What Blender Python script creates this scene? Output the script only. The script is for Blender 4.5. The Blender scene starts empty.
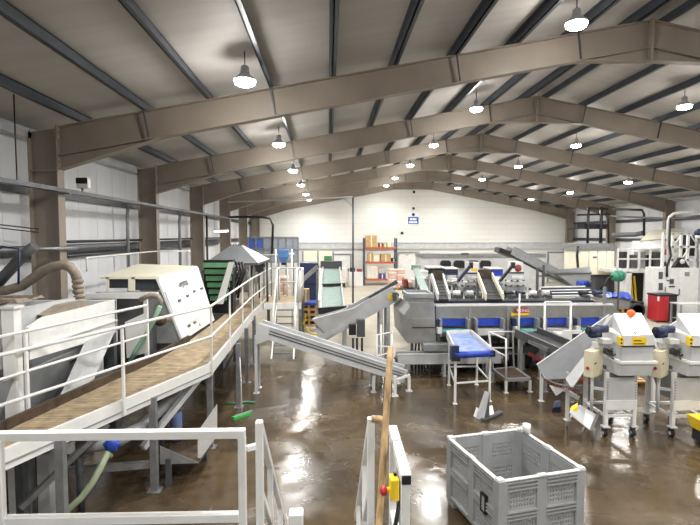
import bpy, bmesh, math, random
from mathutils import Vector, Matrix
random.seed(7)
SC = bpy.context.scene
COL = SC.collection
# ------------------------------------------------------------------ camera
CAM_H = 4.0
FPX = 490.0                       # focal length in pixels of the 700x525 frame
VPX, VPY = 328.0, 235.0           # vanishing point of the hall's long axis
PITCH = math.atan((262.5 - VPY) / FPX)
YAW = math.atan((350.0 - VPX) / FPX * math.cos(PITCH))
cam_data = bpy.data.cameras.new('camera')
cam_data.sensor_width = 36.0
cam_data.lens = FPX / 700.0 * 36.0
cam_data.clip_start = 0.05
cam_data.clip_end = 200
cam = bpy.data.objects.new('camera', cam_data)
COL.objects.link(cam)
cam.location = (0, 0, CAM_H)
cam.rotation_euler = (math.pi / 2 - PITCH, 0, -YAW)
SC.camera = cam
# ------------------------------------------------------------------ world, exposure
w = bpy.data.worlds.new('world')
SC.world = w
w.use_nodes = True
w.node_tree.nodes['Background'].inputs[0].default_value = (0.6, 0.68, 0.8, 1)
w.node_tree.nodes['Background'].inputs[1].default_value = 0.3
SC.view_settings.view_transform = 'Standard'
SC.view_settings.look = 'None'
SC.view_settings.gamma = 1
SC.view_settings.use_curve_mapping = False
SC.view_settings.exposure = 0.22
LAMP_W = 300.0                    # watts of light per high-bay lamp
# ------------------------------------------------------------------ helpers
_F = Vector((math.sin(YAW) * math.cos(PITCH), math.cos(YAW) * math.cos(PITCH), -math.sin(PITCH)))
_R = Vector((math.cos(YAW), -math.sin(YAW), 0))
_U = _R.cross(_F)
_C = Vector((0, 0, CAM_H))
def at(px, py, Y=None, Z=None, X=None):
    """A photo pixel taken to the plane Y=.., Z=.. or X=.. it lies in."""
    d = _F + _R * ((px - 350) / FPX) + _U * ((262.5 - py) / FPX)
    t = Y / d.y if Y is not None else ((Z - CAM_H) / d.z if Z is not None else X / d.x)
    return _C + d * t
def V(*a): return Vector(a)
def lin(c):
    c = c / 255.0
    return c / 12.92 if c <= 0.04045 else ((c + 0.055) / 1.055) ** 2.4
def rgb(c): return (lin(c[0]), lin(c[1]), lin(c[2]), 1)
MATS = {}
def mat(name, c, rough=0.5, metal=0.0, var=0.12, scale=3.0, bump=0.0, bscale=40.0, c2=None, dirt=0.0, dirtc=(70, 55, 38), spec=0.5, stretch=None):
    """Principled material: a base colour mottled by noise, with optional dirt patches and fine relief."""
    m = bpy.data.materials.new(name); m.use_nodes = True
    nt = m.node_tree; N = nt.nodes; L = nt.links
    b = N['Principled BSDF']
    b.inputs['Roughness'].default_value = rough
    b.inputs['Metallic'].default_value = metal
    b.inputs['Specular IOR Level'].default_value = spec
    tc = N.new('ShaderNodeTexCoord')
    src = tc.outputs['Object']
    if stretch:
        mp = N.new('ShaderNodeMapping'); mp.inputs['Scale'].default_value = stretch
        L.new(src, mp.inputs['Vector']); src = mp.outputs['Vector']
    n = N.new('ShaderNodeTexNoise'); n.inputs['Scale'].default_value = scale; n.inputs['Detail'].default_value = 5
    L.new(src, n.inputs['Vector'])
    r = N.new('ShaderNodeValToRGB')
    a = rgb(c); d = rgb(c2) if c2 else tuple(x * (1 - 2.2 * var) for x in a[:3]) + (1,)
    e = a if c2 else tuple(min(1, x * (1 + var)) for x in a[:3]) + (1,)
    r.color_ramp.elements[0].position = 0.3; r.color_ramp.elements[0].color = d
    r.color_ramp.elements[1].position = 0.7; r.color_ramp.elements[1].color = e
    L.new(n.outputs['Fac'], r.inputs['Fac'])
    out = r.outputs['Color']
    if dirt > 0:
        n2 = N.new('ShaderNodeTexNoise'); n2.inputs['Scale'].default_value = scale * 0.7; n2.inputs['Detail'].default_value = 8; n2.inputs['Roughness'].default_value = 0.7
        L.new(tc.outputs['Object'], n2.inputs['Vector'])
        r2 = N.new('ShaderNodeValToRGB'); r2.color_ramp.elements[0].position = 0.62 - 0.3 * dirt; r2.color_ramp.elements[1].position = 0.8 - 0.15 * dirt
        L.new(n2.outputs['Fac'], r2.inputs['Fac'])
        mx = N.new('ShaderNodeMixRGB'); mx.inputs['Color2'].default_value = rgb(dirtc)
        mm = N.new('ShaderNodeMath'); mm.operation = 'MULTIPLY'; mm.inputs[1].default_value = min(1, dirt + 0.2)
        L.new(r2.outputs['Color'], mm.inputs[0]); L.new(mm.outputs[0], mx.inputs['Fac'])
        L.new(out, mx.inputs['Color1']); out = mx.outputs['Color']
    L.new(out, b.inputs['Base Color'])
    if bump > 0:
        nb = N.new('ShaderNodeTexNoise'); nb.inputs['Scale'].default_value = bscale; nb.inputs['Detail'].default_value = 4
        L.new(src, nb.inputs['Vector'])
        bp = N.new('ShaderNodeBump'); bp.inputs['Strength'].default_value = bump; bp.inputs['Distance'].default_value = 0.01
        L.new(nb.outputs['Fac'], bp.inputs['Height']); L.new(bp.outputs['Normal'], b.inputs['Normal'])
    MATS[name] = m
    return m
def emit(name, c, s):
    m = bpy.data.materials.new(name); m.use_nodes = True
    b = m.node_tree.nodes['Principled BSDF']
    b.inputs['Base Color'].default_value = rgb(c)
    b.inputs['Emission Color'].default_value = rgb(c)
    b.inputs['Emission Strength'].default_value = s
    MATS[name] = m
    return m
class MB:
    """Collects shapes into one mesh."""
    def __init__(s): s.v = []; s.f = []; s.sm = []
    def add(s, vs, fs, smooth=False):
        o = len(s.v); s.v += [Vector(p) for p in vs]
        for f in fs: s.f.append([i + o for i in f]); s.sm.append(smooth)
        return s
    def bx(s, x0, x1, y0, y1, z0, z1):
        if x0 > x1: x0, x1 = x1, x0
        if y0 > y1: y0, y1 = y1, y0
        if z0 > z1: z0, z1 = z1, z0
        return s.add([(x0, y0, z0), (x1, y0, z0), (x1, y1, z0), (x0, y1, z0), (x0, y0, z1), (x1, y0, z1), (x1, y1, z1), (x0, y1, z1)],
                     [(0, 3, 2, 1), (4, 5, 6, 7), (0, 1, 5, 4), (1, 2, 6, 5), (2, 3, 7, 6), (3, 0, 4, 7)])
    def hexa(s, b, t):
        """b, t: four corners (ccw seen from above) of the bottom and of the top."""
        return s.add(list(b) + list(t), [(0, 3, 2, 1), (4, 5, 6, 7), (0, 1, 5, 4), (1, 2, 6, 5), (2, 3, 7, 6), (3, 0, 4, 7)])
    def beam(s, p, q, w, h, up=(0, 0, 1), dz=0.0):
        p = Vector(p); q = Vector(q); d = (q - p).normalized(); u = Vector(up)
        if abs(d.dot(u)) > 0.98: u = Vector((0, 1, 0))
        sd = d.cross(u).normalized(); u = sd.cross(d).normalized()
        p = p + u * dz; q = q + u * dz
        a = sd * (w / 2); b = u * (h / 2)
        return s.add([p - a - b, p + a - b, p + a + b, p - a + b, q - a - b, q + a - b, q + a + b, q - a + b],
                     [(0, 1, 2, 3), (7, 6, 5, 4), (1, 0, 4, 5), (2, 1, 5, 6), (3, 2, 6, 7), (0, 3, 7, 4)])
    def tube(s, pts, r, n=8, smooth=True, caps=True):
        P = [Vector(p) for p in pts]; k = len(P); rr = r if isinstance(r, (list, tuple)) else [r] * k
        vs = []; pu = None
        for i in range(k):
            d = (P[min(i + 1, k - 1)] - P[max(i - 1, 0)]).normalized()
            if pu is None:
                pu = Vector((0, 0, 1)) if abs(d.z) < 0.9 else Vector((1, 0, 0))
            sd = d.cross(pu).normalized(); pu = sd.cross(d).normalized()
            for j in range(n):
                a = 2 * math.pi * (j + 0.5) / n
                vs.append(P[i] + (sd * math.cos(a) + pu * math.sin(a)) * rr[i])
        fs = []
        for i in range(k - 1):
            for j in range(n):
                fs.append((i * n + j, i * n + (j + 1) % n, (i + 1) * n + (j + 1) % n, (i + 1) * n + j))
        s.add(vs, fs, smooth)
        if caps:
            o = len(s.v) - k * n
            s.f.append([o + j for j in range(n)][::-1]); s.sm.append(False)
            s.f.append([o + (k - 1) * n + j for j in range(n)]); s.sm.append(False)
        return s
    def cyl(s, p, q, r, n=12, r2=None): return s.tube([p, q], [r, r if r2 is None else r2], n)
    def prism(s, poly, ext):
        n = len(poly); e = Vector(ext); P = [Vector(p) for p in poly]
        fs = [list(range(n))[::-1], list(range(n, 2 * n))] + [(i, (i + 1) % n, n + (i + 1) % n, n + i) for i in range(n)]
        return s.add(P + [p + e for p in P], fs)
    def plate(s, pts, t):
        """A sheet of thickness t through the given corners."""
        P = [Vector(p) for p in pts]; n = (P[1] - P[0]).cross(P[2] - P[0]).normalized()
        return s.prism([p - n * (t / 2) for p in P], n * t)
    def lathe(s, prof, c, n=16, axis='z', smooth=True):
        c = Vector(c); vs = []; k = len(prof)
        for r, z in prof:
            for j in range(n):
                a = 2 * math.pi * j / n; x = r * math.cos(a); y = r * math.sin(a)
                vs.append(c + (Vector((x, y, z)) if axis == 'z' else Vector((z, x, y)) if axis == 'x' else Vector((x, z, y))))
        fs = [(i * n + j, i * n + (j + 1) % n, (i + 1) * n + (j + 1) % n, (i + 1) * n + j) for i in range(k - 1) for j in range(n)]
        s.add(vs, fs, smooth)
        o = len(s.v) - k * n
        s.f.append([o + j for j in range(n)][::-1]); s.sm.append(False)
        s.f.append([o + (k - 1) * n + j for j in range(n)]); s.sm.append(False)
        return s
    def ball(s, c, r, n=12, m=8, sq=1.0):
        prof = [(max(1e-3, r * math.sin(math.pi * i / m)), -r * sq * math.cos(math.pi * i / m)) for i in range(m + 1)]
        return s.lathe(prof, c, n)
    def build(s, name, m, parent=None, bevel=0.0):
        me = bpy.data.meshes.new(name)
        if parent is None:
            xs = [v.x for v in s.v]; ys = [v.y for v in s.v]
            off = Vector(((min(xs) + max(xs)) / 2, (min(ys) + max(ys)) / 2, min(v.z for v in s.v)))
        else:
            off = Vector((0, 0, 0)); p = parent
            while p is not None: off += p.location; p = p.parent
        me.from_pydata([tuple(v - off) for v in s.v], [], s.f)
        bm = bmesh.new(); bm.from_mesh(me); bmesh.ops.recalc_face_normals(bm, faces=bm.faces); bm.to_mesh(me); bm.free()
        me.polygons.foreach_set('use_smooth', s.sm)
        me.materials.append(MATS[m])
        o = bpy.data.objects.new(name, me); COL.objects.link(o)
        if parent is None: o.location = off
        else: o.parent = parent
        if bevel:
            b = o.modifiers.new('bevel', 'BEVEL'); b.width = bevel; b.segments = 2; b.limit_method = 'ANGLE'
        return o
def tag(o, label=None, cat=None, group=None, kind=None):
    if label: o['label'] = label
    if cat: o['category'] = cat
    if group: o['group'] = group
    if kind: o['kind'] = kind
    return o
def thing(name, label, cat, loc=(0, 0, 0), group=None, kind=None):
    o = bpy.data.objects.new(name, None); COL.objects.link(o); o.location = loc; o.empty_display_size = 0.1
    return tag(o, label, cat, group, kind)
def copy_tree(o, parent=None):
    c = o.copy(); COL.objects.link(c); c.parent = parent
    for ch in o.children: copy_tree(ch, c)
    return c
def text_obj(txt, loc, rot, size, m, parent, name='lettering', align='CENTER', depth=0.003):
    cu = bpy.data.curves.new(name, 'FONT'); cu.body = txt; cu.size = size; cu.align_x = align; cu.align_y = 'CENTER'; cu.extrude = depth
    tmp = bpy.data.objects.new(name, cu); COL.objects.link(tmp)
    bpy.context.view_layer.update()
    me = bpy.data.meshes.new_from_object(tmp); bpy.data.objects.remove(tmp)
    me.materials.clear(); me.materials.append(MATS[m])
    o = bpy.data.objects.new(name, me); COL.objects.link(o); o.parent = parent
    off = Vector((0, 0, 0)); p = parent
    while p is not None: off += p.location; p = p.parent
    o.location = Vector(loc) - off; o.rotation_euler = rot
    return o
# ------------------------------------------------------------------ materials
mat('steel_paint', (144, 133, 121), 0.55, var=0.07, scale=1.2, dirt=0.2, dirtc=(130, 116, 100))
mat('roof_sheet', (188, 184, 179), 0.6, var=0.04, scale=0.6, bump=0.15, bscale=3, stretch=(0.3, 6, 1))
mat('purlin_dark', (74, 80, 88), 0.45, metal=0.3, var=0.08)
mat('wall_sheet', (226, 228, 232), 0.5, var=0.05, scale=1.2, stretch=(1, 1, 0.3))
mat('wall_white', (232, 232, 228), 0.7, var=0.03, scale=0.5)
mat('galv', (150, 152, 154), 0.4, metal=0.6, var=0.12, scale=6)
mat('galv_dark', (92, 95, 99), 0.45, metal=0.5, var=0.12, scale=6)
mat('white_paint', (226, 226, 224), 0.4, var=0.05, scale=4, dirt=0.14, dirtc=(130, 115, 92))
mat('white_clean', (224, 224, 224), 0.35, var=0.02)
mat('rail_white', (222, 222, 220), 0.35, var=0.04, scale=5, dirt=0.12, dirtc=(150, 138, 118))
mat('grey_light', (190, 192, 194), 0.4, var=0.06, scale=3, dirt=0.12, dirtc=(120, 110, 95))
mat('grey_mid', (148, 151, 153), 0.42, metal=0.2, var=0.07, scale=3, dirt=0.12, dirtc=(95, 88, 76))
mat('grey_dark', (84, 86, 88), 0.5, var=0.1, scale=3, dirt=0.2)
mat('stainless', (172, 173, 172), 0.32, metal=0.75, var=0.08, scale=4)
mat('black', (26, 26, 28), 0.5, var=0.1)
mat('rubber', (40, 40, 42), 0.7, var=0.15)
mat('brown_mud', (158, 140, 112), 0.75, var=0.2, scale=7, bump=0.8, bscale=60, dirt=0.35, dirtc=(98, 80, 58))
mat('board_grey', (150, 138, 122), 0.8, var=0.2, scale=9)
mat('board_dark', (92, 82, 70), 0.8, var=0.2, scale=9)
mat('dark_mud', (72, 57, 42), 0.7, var=0.25, scale=6, bump=0.5)
mat('tan_hose', (142, 132, 118), 0.6, var=0.12, scale=9, dirt=0.3, dirtc=(98, 88, 75))
mat('pale_green', (128, 168, 142), 0.5, var=0.1)
mat('grey_steel', (118, 121, 124), 0.42, metal=0.2, var=0.08, scale=3)
mat('green_hose', (158, 172, 142), 0.5, var=0.1)
mat('blue', (40, 72, 170), 0.4, var=0.08)
mat('blue_belt', (36, 66, 176), 0.45, var=0.12, scale=8)
mat('blue_light', (62, 108, 190), 0.6, scale=5, c2=(150, 156, 166))
mat('blue_dark', (30, 42, 78), 0.5, var=0.1)
mat('blue_crate', (64, 98, 186), 0.5, var=0.1)
mat('sign_blue', (22, 84, 168), 0.4, var=0.02)
mat('green_paint', (92, 142, 104), 0.5, var=0.12, scale=6)
mat('green_belt', (134, 154, 146), 0.5, var=0.1, scale=6, stretch=(8, 1, 1))
mat('teal_belt', (84, 150, 150), 0.45, var=0.1)
mat('green_motor', (60, 140, 112), 0.4, var=0.06)
mat('green_bristle', (60, 165, 80), 0.6, var=0.15, scale=30)
mat('cream', (232, 228, 208), 0.5, var=0.03, scale=1)
mat('cream_box', (224, 216, 188), 0.4, var=0.04)
mat('red', (176, 42, 48), 0.35, var=0.06)
mat('red_dark', (150, 60, 58), 0.5, var=0.1)
mat('orange', (226, 106, 42), 0.45, var=0.12, scale=30)
mat('rack_orange', (196, 92, 52), 0.45, var=0.08)
mat('rack_blue', (74, 84, 100), 0.45, var=0.08)
mat('yellow', (240, 204, 40), 0.4, var=0.05)
mat('cardboard', (196, 162, 112), 0.75, var=0.1, scale=4)
mat('wood', (184, 154, 112), 0.6, var=0.25, scale=5, stretch=(6, 6, 0.6), dirt=0.3, dirtc=(112, 90, 64))
mat('pallet_wood', (186, 148, 98), 0.75, var=0.18, scale=6)
mat('sack_white', (228, 222, 214), 0.6, var=0.06, scale=5)
mat('sack_pink', (226, 186, 170), 0.6, var=0.12, scale=8)
mat('film_white', (236, 238, 242), 0.25, var=0.05, scale=8, bump=0.6, bscale=12)
mat('crate_plastic', (152, 154, 156), 0.45, var=0.05, scale=5, dirt=0.16, dirtc=(140, 134, 124))
mat('crate_rim', (206, 207, 206), 0.45, var=0.05)
mat('galv_glass', (150, 158, 172), 0.35, var=0.08)
mat('blue_light2', (104, 152, 220), 0.6, var=0.06)
mat('glass_dark', (46, 52, 58), 0.15, var=0.05)
mat('ink', (34, 36, 40), 0.5, var=0.0)
mat('white_ink', (244, 246, 250), 0.5, var=0.0)
mat('skyblue_print', (150, 190, 220), 0.4, var=0.15, scale=3)
mat('grass_green', (70, 130, 80), 0.5, var=0.1)
emit('lamp_glow', (255, 252, 244), 120.0)
emit('tube_glow', (255, 252, 244), 8.0)
def floor_material():
    m = bpy.data.materials.new('concrete_floor'); m.use_nodes = True
    nt = m.node_tree; N = nt.nodes; L = nt.links; b = N['Principled BSDF']
    g = N.new('ShaderNodeNewGeometry'); sp = N.new('ShaderNodeSeparateXYZ'); L.new(g.outputs['Position'], sp.inputs[0])
    def noise(scale, detail=5, rough=0.55, dist=0.0):
        n = N.new('ShaderNodeTexNoise'); n.inputs['Scale'].default_value = scale; n.inputs['Detail'].default_value = detail
        n.inputs['Roughness'].default_value = rough; n.inputs['Distortion'].default_value = dist
        L.new(g.outputs['Position'], n.inputs['Vector']); return n.outputs['Fac']
    def ramp(fac, p0, p1, c0=(0, 0, 0, 1), c1=(1, 1, 1, 1)):
        r = N.new('ShaderNodeValToRGB'); r.color_ramp.elements[0].position = p0; r.color_ramp.elements[1].position = p1
        r.color_ramp.elements[0].color = c0; r.color_ramp.elements[1].color = c1; L.new(fac, r.inputs['Fac']); return r.outputs['Color']
    def math_(op, a, c):
        n = N.new('ShaderNodeMath'); n.operation = op
        for i, x in enumerate((a, c)):
            if isinstance(x, (int, float)): n.inputs[i].default_value = x
            else: L.new(x, n.inputs[i])
        return n.outputs[0]
    # dry towards the far end of the hall, washed down and wet where the machines stand
    mr = N.new('ShaderNodeMapRange'); mr.inputs['From Min'].default_value = 14.4; mr.inputs['From Max'].default_value = 17.4
    L.new(math_('ADD', sp.outputs['Y'], math_('MULTIPLY', math_('SUBTRACT', noise(0.5), 0.5), 4.0)), mr.inputs['Value'])
    dry = mr.outputs['Result']
    n1 = noise(0.7, 6, 0.6, 0.6); n2 = noise(3.5, 8, 0.65)
    wetc = ramp(n1, 0.35, 0.7, rgb((62, 51, 37)), rgb((104, 88, 66)))
    wetc2 = N.new('ShaderNodeMixRGB'); wetc2.blend_type = 'MULTIPLY'; wetc2.inputs[0].default_value = 0.55
    L.new(wetc, wetc2.inputs[1]); L.new(ramp(n2, 0.3, 0.7, (0.45, 0.45, 0.45, 1), (1, 1, 1, 1)), wetc2.inputs[2])
    dryc = ramp(n1, 0.3, 0.7, rgb((150, 143, 128)), rgb((172, 166, 151)))
    mx = N.new('ShaderNodeMixRGB'); L.new(dry, mx.inputs[0]); L.new(wetc2.outputs[0], mx.inputs[1]); L.new(dryc, mx.inputs[2])
    L.new(mx.outputs[0], b.inputs['Base Color'])
    wr = ramp(noise(0.9, 4, 0.6, 0.8), 0.35, 0.68, (0.09, 0.09, 0.09, 1), (0.34, 0.34, 0.34, 1))
    mr2 = N.new('ShaderNodeMixRGB'); L.new(dry, mr2.inputs[0]); L.new(wr, mr2.inputs[1]); mr2.inputs[2].default_value = (0.6, 0.6, 0.6, 1)
    L.new(mr2.outputs[0], b.inputs['Roughness'])
    bp = N.new('ShaderNodeBump'); bp.inputs['Strength'].default_value = 0.22; bp.inputs['Distance'].default_value = 0.02
    L.new(noise(5, 6, 0.6), bp.inputs['Height']); L.new(bp.outputs['Normal'], b.inputs['Normal'])
    MATS['floor'] = m
floor_material()
def block_material():
    m = bpy.data.materials.new('painted_panel_wall'); m.use_nodes = True
    nt = m.node_tree; N = nt.nodes; L = nt.links; b = N['Principled BSDF']; b.inputs['Roughness'].default_value = 0.6
    g = N.new('ShaderNodeNewGeometry'); mp = N.new('ShaderNodeMapping'); mp.inputs['Rotation'].default_value = (math.pi / 2, 0, 0)
    L.new(g.outputs['Position'], mp.inputs['Vector'])
    br = N.new('ShaderNodeTexBrick'); br.inputs['Scale'].default_value = 1.0; br.inputs['Brick Width'].default_value = 3.0; br.inputs['Row Height'].default_value = 0.45
    br.inputs['Mortar Size'].default_value = 0.012; br.inputs['Color1'].default_value = rgb((212, 213, 209)); br.inputs['Color2'].default_value = rgb((216, 216, 212)); br.inputs['Mortar'].default_value = rgb((194, 195, 192))
    L.new(mp.outputs[0], br.inputs['Vector']); L.new(br.outputs['Color'], b.inputs['Base Color'])
    MATS['block_wall'] = m
block_material()
# ------------------------------------------------------------------ the hall
XL, XR, XA = -6.42, 20.78, 7.0            # wall faces and ridge line
YB, YF = 40.75, -9.0                      # far and near gable
ZA, SL = 8.64, 0.19                       # top of rafter at the ridge, roof slope
def ztop(x): return ZA - SL * abs(x - XA)
fl = MB().bx(XL - 0.3, XR + 0.3, YF - 0.3, YB + 0.3, -0.2, 0).build('floor', 'floor'); tag(fl, 'concrete floor, wet brown in front and dry beige towards the far wall', 'floor', kind='structure')
ce = MB()
for x0, x1 in ((XL - 0.3, XA), (XA, XR + 0.3)):
    z0 = ztop(x0) + 0.21; z1 = ztop(x1) + 0.21
    ce.prism([(x0, YF - 0.3, z0), (x1, YF - 0.3, z1), (x1, YF - 0.3, z1 + 0.12), (x0, YF - 0.3, z0 + 0.12)], (0, YB - YF + 0.6, 0))
ceil = ce.build('ceiling', 'roof_sheet'); tag(ceil, 'pale ribbed roof sheeting on dark purlins', 'roof', kind='structure')
PX = [XA - 0.35 - 1.31 * i for i in range(10)]; PX = PX + [2 * XA - x for x in PX]
for x in PX:
    sgn = 1 if x < XA else -1
    z = ztop(x)
    p = MB().bx(x - 0.012, x + 0.012, YF, YB, z + 0.0, z + 0.2)
    p.bx(x - 0.012, x + 0.075 * sgn, YF, YB, z + 0.0, z + 0.018); p.bx(x + 0.012, x - 0.07 * sgn, YF, YB, z + 0.185, z + 0.2)
    p.build('roof_purlin', 'purlin_dark', ceil)
# side walls: a backing sheet with upright cladding panels
for nm, xw, s, lab in (('wall_left', XL, -1, 'pale grey clad side wall behind the tan columns on the left'), ('wall_right', XR, 1, 'pale grey clad side wall behind the white gantry on the right')):
    ze = ztop(xw) + 0.25
    wl = MB().bx(xw + s * 0.06, xw + s * 0.2, YF - 0.2, YB + 0.2, 0, ze).build(nm, 'wall_sheet'); tag(wl, lab, 'wall', kind='structure')
    y = YF; first = None
    while y < YB - 0.2:
        if first is None:
            first = MB().bx(xw, xw + s * 0.06, y + 0.006, y + 0.994, 0.02, ze).build('wall_panel', 'wall_sheet', wl)
            y0 = y
        else:
            c = first.copy(); COL.objects.link(c); c.parent = wl; c.location = (first.location.x, first.location.y + y - y0, first.location.z)
        y += 1.0
    for z, h in ((4.86, 0.2), (3.55, 0.22), (1.6, 0.2)):
        MB().bx(xw - s * 0.03, xw - s * 0.11, YF, YB, z, z + 0.03).bx(xw - s * 0.02, xw - s * 0.045, YF, YB, z, z + h).bx(xw - s * 0.03, xw - s * 0.13, YF, YB, z + h - 0.03, z + h).build('sheeting_rail', 'galv_dark', wl)
    MB().bx(xw - s * 0.04, xw - s * 0.26, YF, YB, 6.0, 6.14).build('eaves_beam', 'grey_light', wl)
gab = [(XL - 0.2, YB, 0), (XR + 0.2, YB, 0), (XR + 0.2, YB, ztop(XR) + 0.25), (XA, YB, ZA + 0.25), (XL - 0.2, YB, ztop(XL) + 0.25)]
wb = MB().prism(gab, (0, 0.2, 0)).build('wall_back', 'block_wall'); tag(wb, 'white gable wall at the far end', 'wall', kind='structure')
wf = MB().prism([(x, YF, z) for x, y, z in gab], (0, -0.2, 0)).build('wall_front', 'block_wall'); tag(wf, 'white gable wall behind the viewer', 'wall', kind='structure')
# portal frames
FRY = [-7.2, -1.3, 4.62, 10.62, 16.45, 22.45, 28.45, 34.45, 40.5]
ORD = ['first', 'second', 'third', 'fourth', 'fifth', 'sixth', 'seventh', 'eighth', 'ninth']
def i_section(mb, poly, y, fw=0.26, tw=0.012, tf=0.02):
    """poly = 4 corners (x,z): inner edge p0-p1, outer edge p3-p2; web in the XZ plane, flanges across."""
    p0, p1, p2, p3 = [Vector((x, y, z)) for x, z in poly]
    mb.prism([p - Vector((0, tw / 2, 0)) for p in (p0, p1, p2, p3)], (0, tw, 0))
    for a, b in ((p0, p1), (p3, p2)):
        d = (b - a).normalized(); n = Vector((d.z, 0, -d.x)) * (tf / 2)
        q = Vector((0, fw / 2, 0))
        mb.hexa([a - n - q, b - n - q, b + n - q, a + n - q], [a - n + q, b - n + q, b + n + q, a + n + q])
for k, y in enumerate(FRY):
    gable = k == len(FRY) - 1
    nm = ('gable end steel portal frame against the white far wall' if gable else
          'tan steel portal frame behind the viewer' if k < 2 else '%s tan steel portal frame counted from the camera' % ORD[k - 2])
    fr = thing('portal_frame', nm, 'steel frame', (XA, y, 0), kind='structure', group='portal frames of the hall')
    for s in (-1, 1):
        xo = XA + s * (13.17 if s < 0 else 13.6); xi = XA + s * (12.6 if s < 0 else 13.04)
        m = MB(); i_section(m, [(xi, 0), (xi, ztop(xi) - 0.02), (xo, ztop(xo)), (xo, 0)], y)
        m.bx(xi, xo, y - 0.11, y + 0.11, 5.32, 5.345)
        m.build('column', 'steel_paint', fr)
        m = MB(); i_section(m, [(xi, ztop(xi) - 0.6), (XA, ZA - 0.58), (XA, ZA - 0.01), (xi, ztop(xi) - 0.01)], y, 0.22)
        m.build('rafter', 'steel_paint', fr)
        xh = XA + s * 10.4
        m = MB(); m.prism([(xi, y - 0.008, ztop(xi) - 0.6), (xh, y - 0.008, ztop(xh) - 0.6), (xi, y - 0.008, 5.36)], (0, 0.016, 0))
        m.beam((xi, y, 5.36), (xh, y, ztop(xh) - 0.6), 0.22, 0.02)
        m.bx(xi - 0.02, xi + 0.02, y - 0.12, y + 0.12, 5.3, ztop(xi) + 0.02)
        for zz in (5.5, 5.66, 5.95, 6.1): m.bx(xi - s * 0.02, xi - s * 0.05, y - 0.09, y - 0.05, zz, zz + 0.035); m.bx(xi + s * 0.02, xi + s * 0.05, y - 0.09, y - 0.05, zz, zz + 0.035)
        m.build('eaves_haunch', 'steel_paint', fr)
        xc = XA + s * 1.62
        m = MB(); m.prism([(xc, y - 0.008, ztop(xc) - 0.58), (XA, y - 0.008, ZA - 0.58), (XA, y - 0.008, ZA - 0.86)], (0, 0.016, 0))
        m.beam((xc, y, ztop(xc) - 0.585), (XA, y, ZA - 0.86), 0.2, 0.02)
        m.build('apex_haunch', 'steel_paint', fr)
        for i in (1, 3, 6, 8):
            xp = PX[i] if s < 0 else PX[i + 10]
            MB().beam((xp, y - 0.14, ztop(xp) + 0.06), (xp - s * 0.10, y - 0.10, ztop(xp) - 0.55), 0.02, 0.05).build('fly_brace', 'purlin_dark', fr)
    MB().bx(XA - 0.025, XA + 0.025, y - 0.12, y + 0.12, ZA - 0.9, ZA + 0.01).build('apex_plate', 'steel_paint', fr)
# high-bay lamps
LROWS = [(-1.46, 6.72, 8.9, 'in the leftmost row'), (4.5, 7.82, 8.9, 'in the row just left of the ridge'), (9.97, 7.6, 7.5, 'in the row just right of the ridge'), (15.3, 6.7, 6.5, 'in the rightmost row')]
def make_lamp(x, y, z, label):
    t = thing('high_bay_lamp', label, 'lamp', (x, y, z), group='high-bay lamps under the roof')
    MB().lathe([(0.05, 0.26), (0.07, 0.24), (0.08, 0.13), (0.11, 0.10), (0.19, 0.03), (0.20, 0.0), (0.19, 0.0), (0.10, 0.09), (0.02, 0.11)], (x, y, z), 18).build('reflector', 'grey_light', t)
    MB().lathe([(0.185, 0.0), (0.18, -0.05), (0.12, -0.085), (0.01, -0.1)], (x, y, z), 18).build('lens', 'lamp_glow', t)
    MB().cyl((x, y, z + 0.24), (x, y, ztop(x) - 0.003 if min(abs(x - p) for p in PX) < 0.12 else ztop(x) + 0.2), 0.011, 6).build('suspension_wire', 'galv_dark', t)
    ld = bpy.data.lights.new('lamp_light', 'SPOT'); ld.energy = LAMP_W * 2.6; ld.spot_size = math.radians(166); ld.spot_blend = 0.75; ld.shadow_soft_size = 0.17; ld.color = (1.0, 0.975, 0.94)
    lo = bpy.data.objects.new('lamp_light', ld); COL.objects.link(lo); lo.parent = t; lo.location = (0, 0, -0.13)
    ld = bpy.data.lights.new('lamp_spill', 'POINT'); ld.energy = LAMP_W * 0.15; ld.shadow_soft_size = 0.17; ld.color = (1.0, 0.975, 0.94)      # light leaving sideways and up through the clear skirt
    lo = bpy.data.objects.new('lamp_spill', ld); COL.objects.link(lo); lo.parent = t; lo.location = (0, 0, -0.24)
for r, (x, z, yo, wh) in enumerate(LROWS):
    for i in range(-2, 6):
        y = yo + 6 * i - (1.0 if i == 5 and r < 2 else 0)
        vis = [0, 0, 1, 3][r]
        lab = ('round high-bay lamp %s, %s from the camera' % (wh, ORD[i - vis])) if i >= vis else 'high-bay lamp %s, %s beyond the near edge' % (wh, ORD[vis - i - 1])
        make_lamp(x, y, z, lab)
# ------------------------------------------------------------------ back wall fittings, wall services
tr = MB().bx(XL + 0.7, XR - 0.6, YB - 0.12, YB, 2.85, 3.35).bx(XL + 0.7, XR - 0.6, YB - 0.16, YB, 3.32, 3.4).build('trim_1', 'grey_light'); tag(tr, 'long grey horizontal trim band across the far white wall', 'trim', kind='structure')
win = thing('window_1', 'cream lit hatch window low on the far wall', 'window', (-0.9, YB, 1.6), kind='structure')
p0 = at(303, 265, Y=YB); p1 = at(333, 251, Y=YB)
MB().bx(p0.x, p1.x, YB - 0.06, YB, p0.z, p1.z).build('pane', 'cream', win)
for x in (p0.x, (p0.x + p1.x) / 2, p1.x): MB().bx(x - 0.05, x + 0.05, YB - 0.1, YB, p0.z, p1.z).build('mullion', 'galv', win)
MB().bx(p1.x - 0.75, p1.x - 0.1, YB - 0.09, YB - 0.05, p0.z, p0.z + 0.75).build('blind', 'grass_green', win)
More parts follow.
